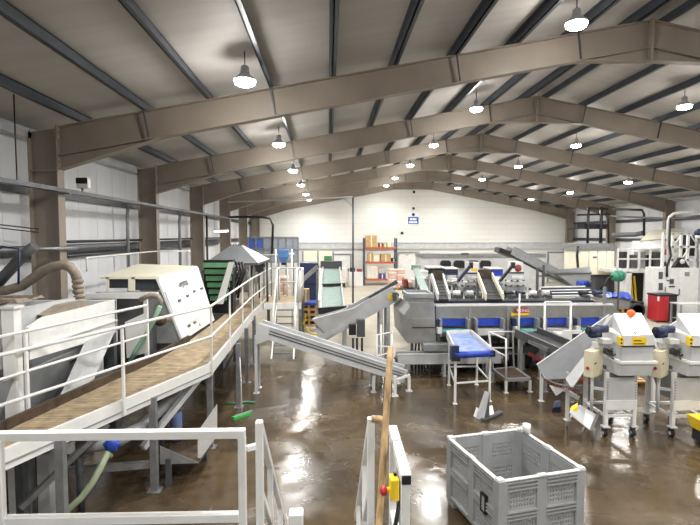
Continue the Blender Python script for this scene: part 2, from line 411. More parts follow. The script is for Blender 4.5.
def far_door(n, xa, ya, xb, yb, lab, m='white_paint'):
    a = at(xa, yb, Y=YB); b = at(xb, ya, Y=YB)
    d = thing('door_%d' % n, lab, 'door', ((a.x + b.x) / 2, YB, 0), kind='structure')
    MB().bx(a.x, b.x, YB - 0.05, YB, 0.05, b.z).build('door_leaf', m, d)
    f = MB().bx(a.x - 0.12, a.x, YB - 0.09, YB, 0, b.z + 0.12).bx(b.x, b.x + 0.12, YB - 0.09, YB, 0, b.z + 0.12).bx(a.x, b.x, YB - 0.09, YB, b.z, b.z + 0.12)
    f.build('door_frame', 'galv', d)
    MB().bx(b.x - 0.2, b.x - 0.1, YB - 0.1, YB - 0.05, 1.0, 1.2).build('door_handle', 'galv_dark', d)
far_door(1, 548, 253, 566, 283, 'white door in the far wall near the right corner')
far_door(2, 398, 253, 418, 283, 'white door in the far wall right of the pallet rack')
far_door(3, 334, 255, 350, 283, 'white door in the far wall left of the pallet rack')
pn = MB()
for (a, b, c, d) in ((529, 254, 537, 262), (538, 255, 546, 262), (530, 263, 546, 266)):
    q = at(a, d, Y=YB); r = at(c, b, Y=YB); pn.bx(q.x, r.x, YB - 0.04, YB - 0.01, q.z, r.z)
tag(pn.build('notice_board', 'skyblue_print'), 'pale blue notices on the far wall beside the white door', 'notice')
# blue sign with white lettering
q = at(408, 224, Y=YB); r = at(418.5, 217, Y=YB)
sg = thing('wall_sign', 'blue sign with white lettering high on the far white wall', 'sign', ((q.x + r.x) / 2, YB - 0.04, q.z))
MB().bx(q.x - 0.06, r.x + 0.06, YB - 0.03, YB - 0.005, q.z - 0.06, r.z + 0.42).build('backing', 'white_clean', sg)
MB().bx(q.x, r.x, YB - 0.045, YB - 0.028, q.z, r.z).build('blue_panel', 'sign_blue', sg)
for k in range(5): MB().bx(q.x + 0.15 + 0.115 * k, q.x + 0.235 + 0.115 * k, YB - 0.05, YB - 0.044, r.z - 0.27, r.z - 0.1).build('lettering', 'white_ink', sg)
for k in range(6): MB().bx(q.x + 0.1 + 0.115 * k, q.x + 0.185 + 0.115 * k, YB - 0.05, YB - 0.044, q.z + 0.07, q.z + 0.23).build('lettering', 'white_ink', sg)
MB().cyl(((q.x + r.x) / 2, YB - 0.05, r.z + 0.2), ((q.x + r.x) / 2, YB - 0.028, r.z + 0.2), 0.13, 14).build('pictogram', 'blue_dark', sg)
for k, (x, y, lab) in enumerate(((413.5, 208.5, 'small dark vent fitting on the far wall just above the blue sign'), (402, 233, 'small dark vent fitting on the far wall below left of the blue sign'), (414, 192, 'dark sensor box hanging under the apex at the far wall'))):
    p = at(x, y, Y=YB); tag(MB().cyl((p.x, YB - 0.12, p.z), (p.x, YB, p.z), 0.09, 10).bx(p.x - 0.1, p.x + 0.1, YB - 0.04, YB, p.z - 0.1, p.z + 0.1).build('wall_vent', 'black'), lab, 'vent')
# services on the left wall
XT = -5.50
ct = thing('cable_tray', 'long dark cable tray running past the left columns', 'cable tray', (XT, 20, 4.85))
MB().bx(XT - 0.09, XT + 0.09, 3.0, 27.4, 4.88, 4.9).bx(XT - 0.09, XT - 0.075, 3.0, 27.4, 4.9, 4.96).bx(XT + 0.075, XT + 0.09, 3.0, 27.4, 4.9, 4.96).build('tray', 'galv_dark', ct)
for k, dx in enumerate((-0.04, 0.0, 0.045)):
    MB().tube([(XT + dx, 3.0 + i * 1.74, 4.935 + 0.012 * random.random()) for i in range(15)], 0.018, 6).build('cable', 'black', ct)
for y in FRY[3:6]: MB().beam((XT - 0.2, y, 4.87), (XT + 0.1, y, 4.87), 0.05, 0.03).build('bracket', 'galv', ct)
def conduit(pts, r, m, label, name='conduit', cat='pipe'):
    tag(MB().tube(pts, r, 7).build(name, m), label, cat)
conduit([(XL + 0.42, 3, 3.72), (XL + 0.42, 10.2, 3.72), (XL + 0.9, 10.25, 3.72), (XL + 0.9, 11.0, 3.72), (XL + 0.42, 11.1, 3.72), (XL + 0.42, 14.8, 3.72)], 0.045, 'galv', 'grey service pipe level with the wall rail, nearest the camera')
for k in range(3): conduit([(XL + 0.30, FRY[3 + k] + 0.05, 3.84), (XL + 0.30, FRY[4 + k] - 0.05, 3.84)], 0.035, 'black', 'black pipe on the wall rail in the %s bay past the near column' % ORD[k])
for k in range(3): conduit([(XL + 0.14, FRY[3 + k] + 0.1, 3.50), (XL + 0.14, FRY[4 + k] - 0.1, 3.50)], 0.05, 'galv_dark', 'dark grey pipe under the wall rail in the %s bay past the near column' % ORD[k])
conduit([(XT - 0.145, 14.9, 4.95), (XL + 0.46, 15.0, 4.93), (XL + 0.42, 15.0, 4.5), (XL + 0.42, 15.0, 0.0)], 0.05, 'galv', 'grey conduit dropping down the wall just before the second column')
conduit([(XT - 0.155, 20.0, 4.95), (XL + 0.48, 20.1, 4.9), (XL + 0.44, 20.1, 4.5), (XL + 0.44, 20.1, 0.0)], 0.06, 'galv', 'grey conduit dropping down the wall just before the third column')
conduit([(-5.645, 23.2, 5.0), (-5.645, 23.2, 0.0)], 0.05, 'black', 'black upright conduit in front of the third column')
conduit([(-5.5, 9.0, ztop(-5.5) + 0.2), (-5.5, 9.0, 4.95)], 0.012, 'black', 'thin hanging wire left of the near column')
conduit([(-6.3, 6.0, 4.35), (-6.0, 8.2, 4.2), (-5.9, 10.3, 4.05)], 0.012, 'black', 'thin sagging cable left of the near column')
conduit([(-6.3, 5.6, 4.5), (-6.1, 7.5, 4.3), (-5.9, 10.3, 4.12)], 0.012, 'black', 'thin sagging cable just above another left of the near column')
fld = thing('floodlight', 'small white floodlight on the cable tray above the left machines', 'floodlight', (XT - 0.05, 11.55, 4.97))
MB().bx(XT - 0.17, XT + 0.08, 11.4, 11.55, 5.06, 5.28).build('housing', 'white_clean', fld); MB().bx(XT - 0.17, XT + 0.08, 11.38, 11.4, 5.16, 5.29).build('lens', 'black', fld); MB().bx(XT - 0.09, XT - 0.062, 11.45, 11.5, 4.961, 5.08).build('bracket', 'galv_dark', fld)
# tall pipe gantry in the middle: one upright, one long horizontal
gp = thing('pipe_gantry', 'thin grey pipe upright with a long overhead pipe reaching to the left columns', 'pipe', (0, 25, 0))
pt = at(353, 197, Y=26); pl = at(228, 202, Y=26)
MB().tube([(pt.x, 26, 0), (pt.x, 26, pt.z)], 0.055, 8).build('upright', 'galv_dark', gp)
MB().tube([(pl.x, 26, pl.z), (pt.x, 26, pt.z)], 0.045, 8).build('overhead_pipe', 'grey_light', gp)
MB().tube([(pt.x - 0.55, 26, pt.z), (pt.x, 26, pt.z - 0.5)], 0.035, 6).build('brace', 'grey_light', gp)
for x in (236, 282): a = at(x, 200, Y=26); MB().tube([(a.x, 26, a.z), (a.x, 26, ztop(a.x) - 0.02)], 0.012, 5).build('drop_wire', 'galv', gp)
conduit([V(-5.7, 28.4, at(236, 217, Y=28).z), at(236, 217, Y=28), at(262, 217, Y=28), at(270, 218.5, Y=28), at(273, 225, Y=28), at(272, 256, Y=28)], 0.07, 'black', 'black bent pipe dropping beside the blue screen', 'bent_pipe')
tl = thing('strip_light', 'lit fluorescent strip above the grey hood', 'lamp', at(222, 231, Y=23))
a = at(214.5, 231.5, Y=23); b = at(228, 231, Y=23)
MB().beam(a, b, 0.1, 0.05, dz=0.05).build('casing', 'white_clean', tl); MB().beam(a, b, 0.08, 0.07).build('tube', 'tube_glow', tl)
for q in (a, b): MB().tube([q + V(0, 0, 0.06), V(q.x, q.y, ztop(q.x) + 0.2)], 0.008, 5).build('hanger', 'galv', tl)
# ------------------------------------------------------------------ foreground platform rails
RZ = 2.86
fr = thing('platform_guardrail', 'white box-section guardrail across the lower left foreground', 'guardrail', (-1.3, 2.87, 1.75))
MB().beam((-2.6, 2.88, RZ - 0.025), (-0.49, 2.85, RZ - 0.025), 0.05, 0.05).build('top_rail', 'rail_white', fr, 0.004)
MB().beam((-2.6, 2.88, 2.33), (-0.53, 2.85, 2.33), 0.05, 0.05).build('mid_rail', 'rail_white', fr, 0.004)
for x in (-0.51, -1.905): MB().bx(x - 0.022, x + 0.022, 2.83, 2.875, 1.75, RZ - 0.05).build('post', 'rail_white', fr, 0.004)
pf = MB().bx(-2.7, 0.9, 0.2, 2.9, 1.69, 1.75)
for x in (-2.6, -0.5, 0.3, 0.85):
    for y in (0.3, 2.85): pf.bx(x - 0.04, x + 0.04, y - 0.04, y + 0.04, 0, 1.69)
tag(pf.build('viewing_platform', 'grey_dark'), 'steel platform below the foreground rails', 'platform')
def stair_rail(name, x, y0, label, m='rail_white'):
    t = thing(name, label, 'handrail', (x, y0, 1.75))
    MB().beam((x, y0, RZ), (x, y0 + 1.55, RZ - 1.55), 0.035, 0.045).build('sloping_rail', m, t)
    MB().beam((x, y0 + 0.03, RZ - 0.45), (x, y0 + 1.55, RZ - 1.97), 0.03, 0.04).build('lower_rail', m, t)
    MB().bx(x - 0.022, x + 0.022, y0 - 0.025, y0 + 0.025, 1.72, RZ + 0.01).build('newel_post', 'rail_white', t, 0.003)
    MB().bx(x - 0.018, x + 0.018, y0 + 0.5, y0 + 0.54, 1.2, RZ - 0.53).build('post', 'rail_white', t)
    MB().bx(x - 0.018, x + 0.018, y0 + 1.2, y0 + 1.24, 0.5, RZ - 1.22).build('post', 'rail_white', t)
    return t
sl = stair_rail('stair_handrail', -0.42, 2.94, 'white sloping stair handrail beside the left end of the guardrail')
MB().beam((-0.49, 2.9, 2.72), (-0.44, 2.93, 2.72), 0.03, 0.03).build('tie', 'rail_white', sl)
stair_rail('stair_handrail', 0.262, 2.96, 'white sloping stair handrail left of the wooden pole')
st = thing('access_stair', 'steel stair flight leading down from the viewing platform', 'stairs', (-0.08, 3.7, 0))
for i in range(8): MB().bx(-0.37, 0.21, 2.96 + 0.2 * i, 3.16 + 0.2 * i, 1.5 - 0.2 * i, 1.54 - 0.2 * i).build('tread', 'grey_dark', st)
for x in (-0.385, 0.227): MB().beam((x, 2.98, 1.54), (x, 4.6, 0.08), 0.025, 0.2).build('stringer', 'grey_mid', st)
hr = thing('return_guardrail', 'white box-section rail with black end cap, right of the wooden pole', 'guardrail', (0.375, 2.5, 1.75))
MB().beam((0.385, 2.87, RZ - 0.025), (0.37, 2.26, RZ - 0.025), 0.05, 0.05).build('top_rail', 'rail_white', hr, 0.004)
MB().bx(0.348, 0.392, 2.252, 2.259, RZ - 0.046, RZ - 0.004).build('end_cap', 'black', hr)
MB().bx(0.35, 0.39, 2.27, 2.31, 1.75, RZ - 0.05).build('post', 'rail_white', hr, 0.003)
MB().bx(0.362, 0.402, 2.81, 2.85, 1.75, RZ - 0.05).build('post', 'rail_white', hr, 0.003)
MB().beam((0.382, 2.83, 2.35), (0.37, 2.3, 2.35), 0.035, 0.035).build('mid_rail', 'rail_white', hr)
es = thing('emergency_stop', 'yellow emergency stop box with red button on the white rail post', 'switch', (0.31, 2.55, 2.62))
a = at(394, 487, Y=2.42)
MB().bx(a.x - 0.022, a.x + 0.022, 2.38, 2.46, a.z - 0.055, a.z + 0.055).build('yellow_box', 'yellow', es, 0.006)
MB().cyl((a.x - 0.02, 2.41, a.z - 0.005), (a.x - 0.05, 2.40, a.z - 0.005), 0.012, 10).build('button_stem', 'yellow', es)
MB().lathe([(0.010, 0.024), (0.024, 0.016), (0.026, 0.0), (0.019, -0.010), (0.004, -0.014)], (a.x - 0.06, 2.40, a.z - 0.008), 14, 'x').build('red_button', 'red', es)
MB().bx(a.x + 0.022, a.x + 0.05, 2.385, 2.455, a.z - 0.08, a.z + 0.02).build('cable_gland', 'black', es)
MB().tube([(a.x + 0.03, 2.42, a.z - 0.08), (a.x + 0.008, 2.42, a.z - 0.2), (a.x + 0.008, 2.42, 1.76)], 0.012, 6).build('cable', 'black', es)
MB().bx(a.x + 0.0, a.x + 0.05, 2.42, 2.47, a.z + 0.03, a.z + 0.055).build('bracket', 'galv', es)
a = at(390.5, 347, Y=2.78); b = at(379, 525, Y=2.5)
d = (b - a).normalized(); e = a + d * ((1.76 - a.z) / d.z)
k = [a + (e - a) * t for t in (0, 0.06, 0.25, 0.5, 0.75, 1)]
tag(MB().tube(k, [0.016, 0.018, 0.019, 0.019, 0.019, 0.019], 12).build('wooden_pole', 'wood'), 'upright bare wooden pole leaning at the stair rails', 'pole')
a = at(371.5, 418.5, Y=2.93); b = at(388, 421, Y=2.93)
tag(MB().tube([a, a + (b - a) * 0.5 + V(0, 0, 0.004), b], [0.021, 0.023, 0.02], 10).build('wooden_dowel', 'wood'), 'short wooden handle lying across the tops of the stair rails', 'handle')
a = at(289, 513, Y=2.35); b = at(303, 513, Y=2.35)
tag(MB().bx(a.x, b.x, 2.33, 2.40, 1.75, a.z).build('post_stub', 'rail_white', None, 0.006), 'pale post end at the bottom edge left of the stair', 'post')
# ------------------------------------------------------------------ long walkway beside the washing machines
WZ = 1.6
NE = [V(-3.846, 4.9, WZ), V(-2.22, 9.0, WZ), V(-2.36, 14.8, WZ), V(-2.33, 19.4, WZ)]      # near edge
FE = [V(-4.426, 4.9, WZ), V(-3.92, 6.0, WZ), V(-3.3, 9.1, WZ), V(-3.12, 11.0, WZ), V(-3.05, 19.4, WZ)]     # far edge
wk = thing('walkway', 'long raised walkway with mud-brown deck and white side beam', 'walkway', (-3.0, 11, 0))
def deck(p, q, r, s, n, nm, m):
    mb = MB()
    for i in range(n):
        a = p.lerp(q, i / n); b = p.lerp(q, (i + 0.82) / n); c = s.lerp(r, (i + 0.82) / n); d = s.lerp(r, i / n)
        dz = V(0, 0, 0.03 + 0.006 * random.random())
        mb.hexa([a, b, c, d], [a + dz, b + dz, c + dz, d + dz])
    mb.plate([p - V(0, 0, 0.01), q - V(0, 0, 0.01), r - V(0, 0, 0.01), s - V(0, 0, 0.01)], 0.04)
    return mb.build(nm, m, wk)
tag(deck(NE[0], NE[1], FE[2], FE[0], 90, 'ribbed_deck', 'brown_mud'), 'ribbed mud-covered deck', kind='stuff')
m = MB()
for a, b, c, d in ((NE[1], NE[2], FE[3], FE[2]), (NE[2], NE[3], FE[4], FE[3])): m.plate([a, b, c, d], 0.05)
m.build('plain_deck', 'brown_mud', wk)
def poly_beam(pts, w, h, dz, nm, mt, parent):
    for a, b in zip(pts[:-1], pts[1:]): MB().beam(a, b, w, h, dz=dz).build(nm, mt, parent)
off = V(0.03, -0.012, 0)
poly_beam([p + off for p in NE], 0.05, 0.24, -0.08, 'side_beam', 'rail_white', wk)
MB().beam(NE[0] + V(0.058, -0.024, 0), NE[1] + V(0.058, -0.024, 0), 0.012, 0.02, dz=-0.12).build('beam_lip', 'grey_mid', wk)
poly_beam(FE[:4], 0.05, 0.2, 0.06, 'kick_plate', 'dark_mud', wk)
def rail_run(pts, posts, zt, side, nm_top='top_rail', r=0.024):
    top = [p + V(0, 0, zt) + side for p in pts]; mid = [p + V(0, 0, zt * 0.5) + side for p in pts]
    MB().tube(top, r, 8).build('top_rail', 'rail_white', wk); MB().tube(mid, r * 0.85, 8).build('mid_rail', 'rail_white', wk)
    for q in posts: MB().beam(q + side + V(0, 0, -0.18), q + side + V(0, 0, zt - r), 0.055, 0.03, up=(1, 0, 0)).build('post', 'rail_white', wk)
def on(pts, y):
    for a, b in zip(pts[:-1], pts[1:]):
        if a.y <= y <= b.y: return a.lerp(b, (y - a.y) / (b.y - a.y))
    return pts[-1].copy()
rail_run(NE, [on(NE, y) for y in (5.1, 7.05, 9.05, 11.0, 12.9, 14.8, 16.6, 18.3)], 1.1, V(0.075, -0.03, 0))
FR = [V(-4.35, 5.9, WZ), V(-4.09, 6.75, WZ), V(-3.36, 9.2, WZ)]
rail_run(FR, FR[1:], 1.1, V(0, 0, 0))
for q in FR[1:]: MB().beam(q + V(0, 0, -0.05), on(FE, q.y) + V(0, 0, -0.05), 0.05, 0.05).build('post_bracket', 'galv', wk)
for y, x in ((6.05, -3.3), (7.6, -2.72), (9.15, -2.22), (11.3, -2.08), (13.2, -2.2), (15.2, -2.3), (18.9, -2.3)):
    MB().bx(x - 0.05, x + 0.05, y - 0.05, y + 0.05, 0, WZ - 0.1).bx(x - 0.1, x + 0.1, y - 0.1, y + 0.1, 0, 0.015).build('leg', 'galv', wk)
for y, x in ((6.4, -4.0), (9.3, -3.2), (12.6, -3.0), (15.5, -2.95)):
    MB().bx(x - 0.05, x + 0.05, y - 0.05, y + 0.05, 0, WZ - 0.1).build('leg', 'galv_dark', wk)
MB().beam((-2.35, 9.0, WZ - 0.2), (-2.95, 7.75, 0.62), 0.09, 0.09).build('brace', 'grey_light', wk)
MB().beam((-3.1, 6.9, WZ - 0.25), (-3.9, 6.2, 0.55), 0.07, 0.07).build('brace', 'galv', wk)
MB().beam((-2.1, 11.3, WZ - 0.15), (-2.6, 11.3, 0.5), 0.05, 0.05).build('brace', 'galv_dark', wk)
# landing at the far end and the steep stair
ld_ = thing('stair_landing', 'square muddy landing where the walkway meets the steep stair', 'platform', (-1.6, 18.3, 0))
MB().bx(-2.24, -0.95, 17.2, 19.4, WZ - 0.05, WZ).build('landing_deck', 'brown_mud', ld_)
MB().bx(-2.24, -0.95, 17.12, 17.2, WZ - 0.2, WZ + 0.02).build('landing_beam', 'rail_white', ld_)
for x, y in ((-1.0, 17.3), (-1.0, 19.3)): MB().bx(x - 0.05, x + 0.05, y - 0.05, y + 0.05, 0, WZ - 0.05).build('leg', 'galv', ld_)
sa = thing('steep_stair', 'steep white metal stair climbing to the walkway landing', 'stairs', (-1.45, 16.3, 0))
x0, x1 = -1.80, -1.10
for x in (x0, x1):
    MB().beam((x, 15.4, 0.05), (x, 17.04, 1.51), 0.04, 0.11).build('stringer', 'rail_white', sa)
    MB().tube([(x, 15.9, 0.45), (x, 15.9, 1.35), (x, 17.25, 2.72), (x, 17.45, 2.8), (x, 18.1, 2.8)], 0.03, 8).build('handrail', 'rail_white', sa)
    MB().tube([(x, 17.25, WZ + 0.005), (x, 17.25, 2.72)], 0.035, 8).build('post', 'rail_white', sa)
    MB().tube([(x, 18.1, WZ + 0.005), (x, 18.1, 2.8)], 0.03, 8).build('post', 'rail_white', sa)
for i in range(1, 8): MB().bx(x0 + 0.02, x1 - 0.02, 15.42 + 0.22 * i, 15.56 + 0.22 * i, 0.2 * i - 0.02, 0.2 * i + 0.02).build('tread', 'galv', sa)
lg = thing('landing_guardrail', 'white tubular guardrail around the far walkway landing', 'guardrail', (-0.9, 18.3, WZ))
for z in (2.15, 2.7): MB().tube([(-0.99, 17.3, z), (-0.99, 19.35, z), (-2.2, 19.35, z)], 0.03, 8).build('rail', 'rail_white', lg)
for x, y in ((-0.99, 17.3), (-0.99, 18.3), (-0.99, 19.35), (-1.6, 19.35)): MB().tube([(x, y, WZ + 0.005), (x, y, 2.7)], 0.03, 8).build('post', 'rail_white', lg)
# ------------------------------------------------------------------ left tank / flume
tk = thing('washing_flume', 'big white-panelled washing flume at the left edge', 'machine', (-4.9, 7.5, 0))
xs = -4.16
MB().prism([(xs, 6.95, 2.26), (xs, 9.75, 2.06), (xs, 9.75, 2.74), (xs, 7.35, 2.8), (xs, 6.95, 2.72)], (-0.05, 0, 0)).build('side_panel', 'white_paint', tk)
MB().prism([(xs + 0.03, 6.62, 2.42), (xs + 0.03, 9.75, 2.32), (xs + 0.03, 9.75, 2.345), (xs + 0.03, 6.62, 2.445)], (-0.03, 0, 0)).build('panel_rib', 'white_paint', tk)
MB().prism([(xs - 0.22, 6.6, 2.2), (xs - 0.22, 8.65, 2.2), (xs - 0.22, 8.65, 2.92), (xs - 0.22, 6.6, 2.99)], (-0.04, 0, 0)).build('upper_panel', 'grey_light', tk)
MB().prism([(xs - 0.29, 4.2, 2.2), (xs - 0.29, 6.5, 2.2), (xs - 0.29, 6.5, 2.98), (xs - 0.29, 4.2, 3.0)], (-0.05, 0, 0)).build('side_panel', 'white_paint', tk)
MB().bx(xs - 1.7, xs, 9.70, 9.78, 1.9, 2.73).build('end_panel', 'white_paint', tk)
MB().bx(xs - 1.75, xs - 1.65, 4.2, 9.75, 1.6, 2.8).build('rear_panel', 'grey_mid', tk)
MB().bx(-4.34, -4.18, 6.66, 6.82, 0, 3.02).bx(-4.37, -4.15, 6.63, 6.85, 3.02, 3.05).build('corner_post', 'rail_white', tk)
for x, y in ((-5.8, 6.2), (-5.8, 9.6), (-4.2, 9.6)): MB().bx(x - 0.07, x + 0.07, y - 0.07, y + 0.07, 0, 2.1).build('leg', 'galv_dark', tk)
bmh = MB()   # funnel floor under the panels
b0 = [V(-5.8, 5.5, 2.1), V(-4.22, 5.5, 2.1), V(-4.22, 9.7, 2.1), V(-5.8, 9.7, 2.1)]; c0 = V(-4.95, 7.2, 0.9)
low = [c0 + V(-0.3, -0.7, 0), c0 + V(0.3, -0.7, 0), c0 + V(0.3, 0.7, 0), c0 + V(-0.3, 0.7, 0)]
for i in range(4): bmh.plate([b0[i], b0[(i + 1) % 4], low[(i + 1) % 4], low[i]], 0.03)
bmh.build('funnel', 'grey_mid', tk)
MB().plate([(-4.1, 8.4, 2.2), (-4.12, 9.55, 2.15), (-4.0, 8.4, 1.55), (-4.05, 7.4, 1.5)], 0.03).build('deflector', 'grey_light', tk)
MB().bx(-4.5, -3.7, 6.8, 9.4, 1.36, 1.42).build('drip_tray', 'grey_dark', tk)
MB().tube([(-4.3, 8.2, 1.9), (-4.3, 9.6, 1.88)], 0.03, 8).build('pipe', 'black', tk)
for i in range(9):
    y = 4.35 + i * 0.36
    MB().hexa([V(-5.75, y, 3.06), V(-4.2 - 0.2 * random.random(), y + 0.03, 3.06), V(-4.2 - 0.2 * random.random(), y + 0.3, 3.06), V(-5.75, y + 0.3, 3.06)],
              [V(-5.75, y, 3.09 + 0.03 * random.random()), V(-4.3, y + 0.03, 3.09 + 0.05 * random.random()), V(-4.3, y + 0.3, 3.1), V(-5.75, y + 0.3, 3.1)]).build('cover_board', 'board_dark' if i % 3 == 0 else 'board_grey', tk)
MB().prism([(-4.18, 7.5, 2.79), (-4.18, 8.9, 2.76), (-4.18, 8.6, 2.86), (-4.18, 8.0, 2.88)], (-0.5, 0, 0.02)).build('soil_heap', 'tan_hose', tk)
hs = thing('suction_hose', 'thick tan ribbed hose arching over the white flume', 'hose', at(40, 285, Y=8.6))
pts = [at(x, y, Y=8.9) for x, y in ((-4, 292), (8, 290), (22, 286), (32, 279), (42, 271.5), (53, 266.5), (63, 265), (70, 267), (75, 273), (77.5, 281))]
MB().tube(pts, 0.085, 12).build('hose', 'tan_hose', hs)
pts2 = [at(x, y, Y=8.9) for x, y in ((77.5, 279), (78, 284), (78, 289), (79, 294), (80, 299))]
mb = MB()
for a, b in zip(pts2[:-1], pts2[1:]):
    mb.tube([a, a.lerp(b, .3), a.lerp(b, .6), b], [0.075, 0.1, 0.1, 0.075], 12)
mb.build('coupling', 'tan_hose', hs)
dk = [at(x, y, Y=9.2) for x, y in ((-3, 284), (12, 268), (24, 254), (35, 246))]
tag(MB().tube(dk, 0.1, 10).build('dark_duct', 'grey_dark'), 'dark flexible duct rising at the left edge behind the tan hose', 'duct')
fm = thing('tubular_stand', 'thin dark blue tubular frame at the left edge above the boards', 'frame', at(10, 284, Y=8.0))
MB().tube([at(0, 249, Y=8.3), at(1, 246.5, Y=8.3), at(19, 249, Y=8.3), at(18.5, 284, Y=8.3)], 0.018, 8).build('bent_tube', 'blue_dark', fm)
# white lidded trough beside it
wt = thing('lidded_trough', 'white lidded trough between the flume and the hooded washer', 'machine', (-4.5, 11, 0))
a = at(85, 299, Y=10.0); b = at(147, 297, Y=10.0)
MB().bx(a.x, b.x, 10.0, 10.7, a.z, a.z + 0.05).bx(a.x, b.x, 9.98, 10.02, a.z, a.z + 0.12).build('lid', 'white_clean', wt, 0.008)
MB().bx(a.x + 0.05, b.x - 0.05, 10.1, 10.65, 1.5, a.z).build('body', 'grey_dark', wt)
for x in (a.x + 0.04, b.x - 0.04): MB().bx(x - 0.035, x + 0.035, 10.0, 10.07, 0, a.z).build('leg', 'white_paint', wt)
MB().plate([at(125, 322, Y=9.95), at(147, 312, Y=9.95), at(149, 352, Y=9.95), at(127, 358, Y=9.95)], 0.02).build('apron', 'white_paint', wt)
MB().tube([at(140, 300, Y=9.9), at(150, 295, Y=9.9), at(158, 296, Y=9.9), at(161, 301, Y=9.9), at(158, 306, Y=9.9)], 0.05, 9).build('elbow_pipe', 'tan_hose', wt)
tag(MB().tube([at(160, 306, Y=9.78), at(155, 318, Y=9.79), at(147, 333, Y=9.8), at(136, 350, Y=9.78), at(130, 362, Y=9.74)], 0.045, 8).build('green_pipe', 'pale_green'), 'green hose slanting down beside the white apron', 'hose')
pv = thing('pump_valve', 'muddy round pump valve below the tan elbow pipe', 'valve', at(160, 320, Y=10.4))
MB().lathe([(0.03, -0.14), (0.09, -0.12), (0.13, -0.03), (0.13, 0.04), (0.07, 0.1), (0.05, 0.16)], at(160, 320, Y=10.4), 14, 'y').build('housing', 'dark_mud', pv)
MB().tube([at(160, 320, Y=10.45), at(170, 318, Y=10.6)], 0.07, 10).build('spout', 'tan_hose', pv)
# hooded washer with the big white doors
hw = thing('hooded_washer', 'hooded washer with mesh windows and a sloping white door panel', 'machine', (-4.0, 12.2, 0))
A = V(-3.24, 10.9, 1.66); B = V(-3.14, 13.5, 1.66); Cc = V(-3.56, 13.5, 3.12); D = V(-3.76, 10.9, 3.06)
MB().plate([A, B, Cc, D], 0.05).build('side_panel', 'white_clean', hw)
E_ = V(-5.0, 10.95, 3.04); G = V(-5.2, 10.95, 1.6)
MB().plate([V(-5.1, 10.95, 2.75), V(-3.6, 10.95, 2.75), V(-3.2, 10.95, 1.6), V(-5.1, 10.95, 1.6)], 0.04).build('front_panel', 'grey_mid', hw)
MB().plate([D + V(0, 0.0, 0.02), Cc + V(0, 0, 0.02), V(-5.15, 13.5, 3.2), E_ + V(0, 0, 0.02)], 0.04).build('roof_panel', 'cream', hw)
fs = [(108.5, 279, 129, 288), (134, 278.5, 158, 290)]
mb = MB()
for (xa, ya, xb, yb) in ((106, 277, 109, 291), (128.5, 277, 135, 291), (104, 276.5, 160, 279)): mb.plate([at(xa, ya, Y=10.92), at(xb, ya, Y=10.92), at(xb, yb, Y=10.92), at(xa, yb, Y=10.92)], 0.03)
mb.build('window_frame', 'cream', hw)
for (xa, ya, xb, yb) in fs: MB().plate([at(xa, ya, Y=10.96), at(xb - 1, ya, Y=10.96), at(xb + 2, yb, Y=10.96), at(xa - 2, yb, Y=10.96)], 0.02).build('mesh_window', 'glass_dark', hw)
def onpanel(u, v, h=0.0):
    p = A.lerp(B, u).lerp(D.lerp(Cc, u), v); n = (B - A).cross(D - A).normalized()
    if n.x < 0: n = -n
    return p + n * h
def pbox(u0, v0, u1, v1, h0, h1, nm, m):
    MB().hexa([onpanel(u0, v0, h0), onpanel(u1, v0, h0), onpanel(u1, v1, h0), onpanel(u0, v1, h0)], [onpanel(u0, v0, h1), onpanel(u1, v0, h1), onpanel(u1, v1, h1), onpanel(u0, v1, h1)]).build(nm, m, hw)
pbox(0.10, 0.08, 0.50, 0.62, 0.025, 0.04, 'door', 'white_clean'); pbox(0.56, 0.05, 0.93, 0.62, 0.025, 0.04, 'door', 'white_clean')
pbox(0.505, 0.05, 0.53, 0.62, 0.025, 0.03, 'door_gap', 'black')
for u, v in ((0.2, 0.13), (0.36, 0.13), (0.2, 0.55), (0.42, 0.57), (0.62, 0.6), (0.85, 0.6)): pbox(u, v, u + 0.05, v + 0.035, 0.04, 0.07, 'latch', 'galv_dark')
pbox(0.30, 0.75, 0.62, 0.76, 0.025, 0.03, 'logo_rule', 'galv')
nrm = (B - A).cross(D - A).normalized(); nrm = nrm if nrm.x > 0 else -nrm
ux = (B - A).normalized(); uy = nrm.cross(ux).normalized()
lt = text_obj('wyma', (0, 0, 0), (0, 0, 0), 0.26, 'grey_dark', hw)
Mx = Matrix((ux, uy, nrm)).transposed()
lt.rotation_euler = Mx.to_euler(); lt.location = onpanel(0.45, 0.81, 0.06) - hw.location
MB().bx(-5.0, -3.3, 11.0, 13.4, 0.9, 1.6).build('lower_tank', 'grey_dark', hw)
for x, y in ((-4.9, 11.1), (-3.4, 11.1), (-4.9, 13.3), (-3.4, 13.3)): MB().bx(x - 0.06, x + 0.06, y - 0.06, y + 0.06, 0, 0.9).build('leg', 'galv_dark', hw)
MB().tube([(-5.3, 11.0, 3.2), (-5.3, 11.0, 3.5), (-5.3, 15.2, 3.5), (-4.2, 15.2, 3.5)], 0.022, 7).build('roof_rail', 'rail_white', hw)
# green stepped louvre screen
gl = thing('green_louvre', 'green slatted drum screen with dark gaps behind the white door panel', 'machine', (-3.3, 14.6, 1.6))
for i in range(6):
    ya, yb = 263 + i * 6.6, 267.5 + i * 6.6
    xa = 203 + i * 1.4; xb = 234 - i * 1.6
    MB().prism([at(xa, yb, Y=14.5 - i * .02), at(xb, yb, Y=14.5 - i * .02), at(xb, ya, Y=14.56), at(xa, ya, Y=14.56)], (0, 0.12, 0)).build('slat', 'green_paint', gl)
MB().bx(-3.7, -2.85, 14.75, 15.15, 1.66, 3.25).build('backing', 'black', gl)
MB().plate([at(229, 262, Y=14.4), at(234, 262, Y=14.4), at(223, 304, Y=14.2), at(216, 304, Y=14.2)], 0.05).build('side_plate', 'white_clean', gl)
MB().bx(-3.72, -3.14, 14.62, 15.15, 0.0, 1.66).build('stand', 'grey_dark', gl)
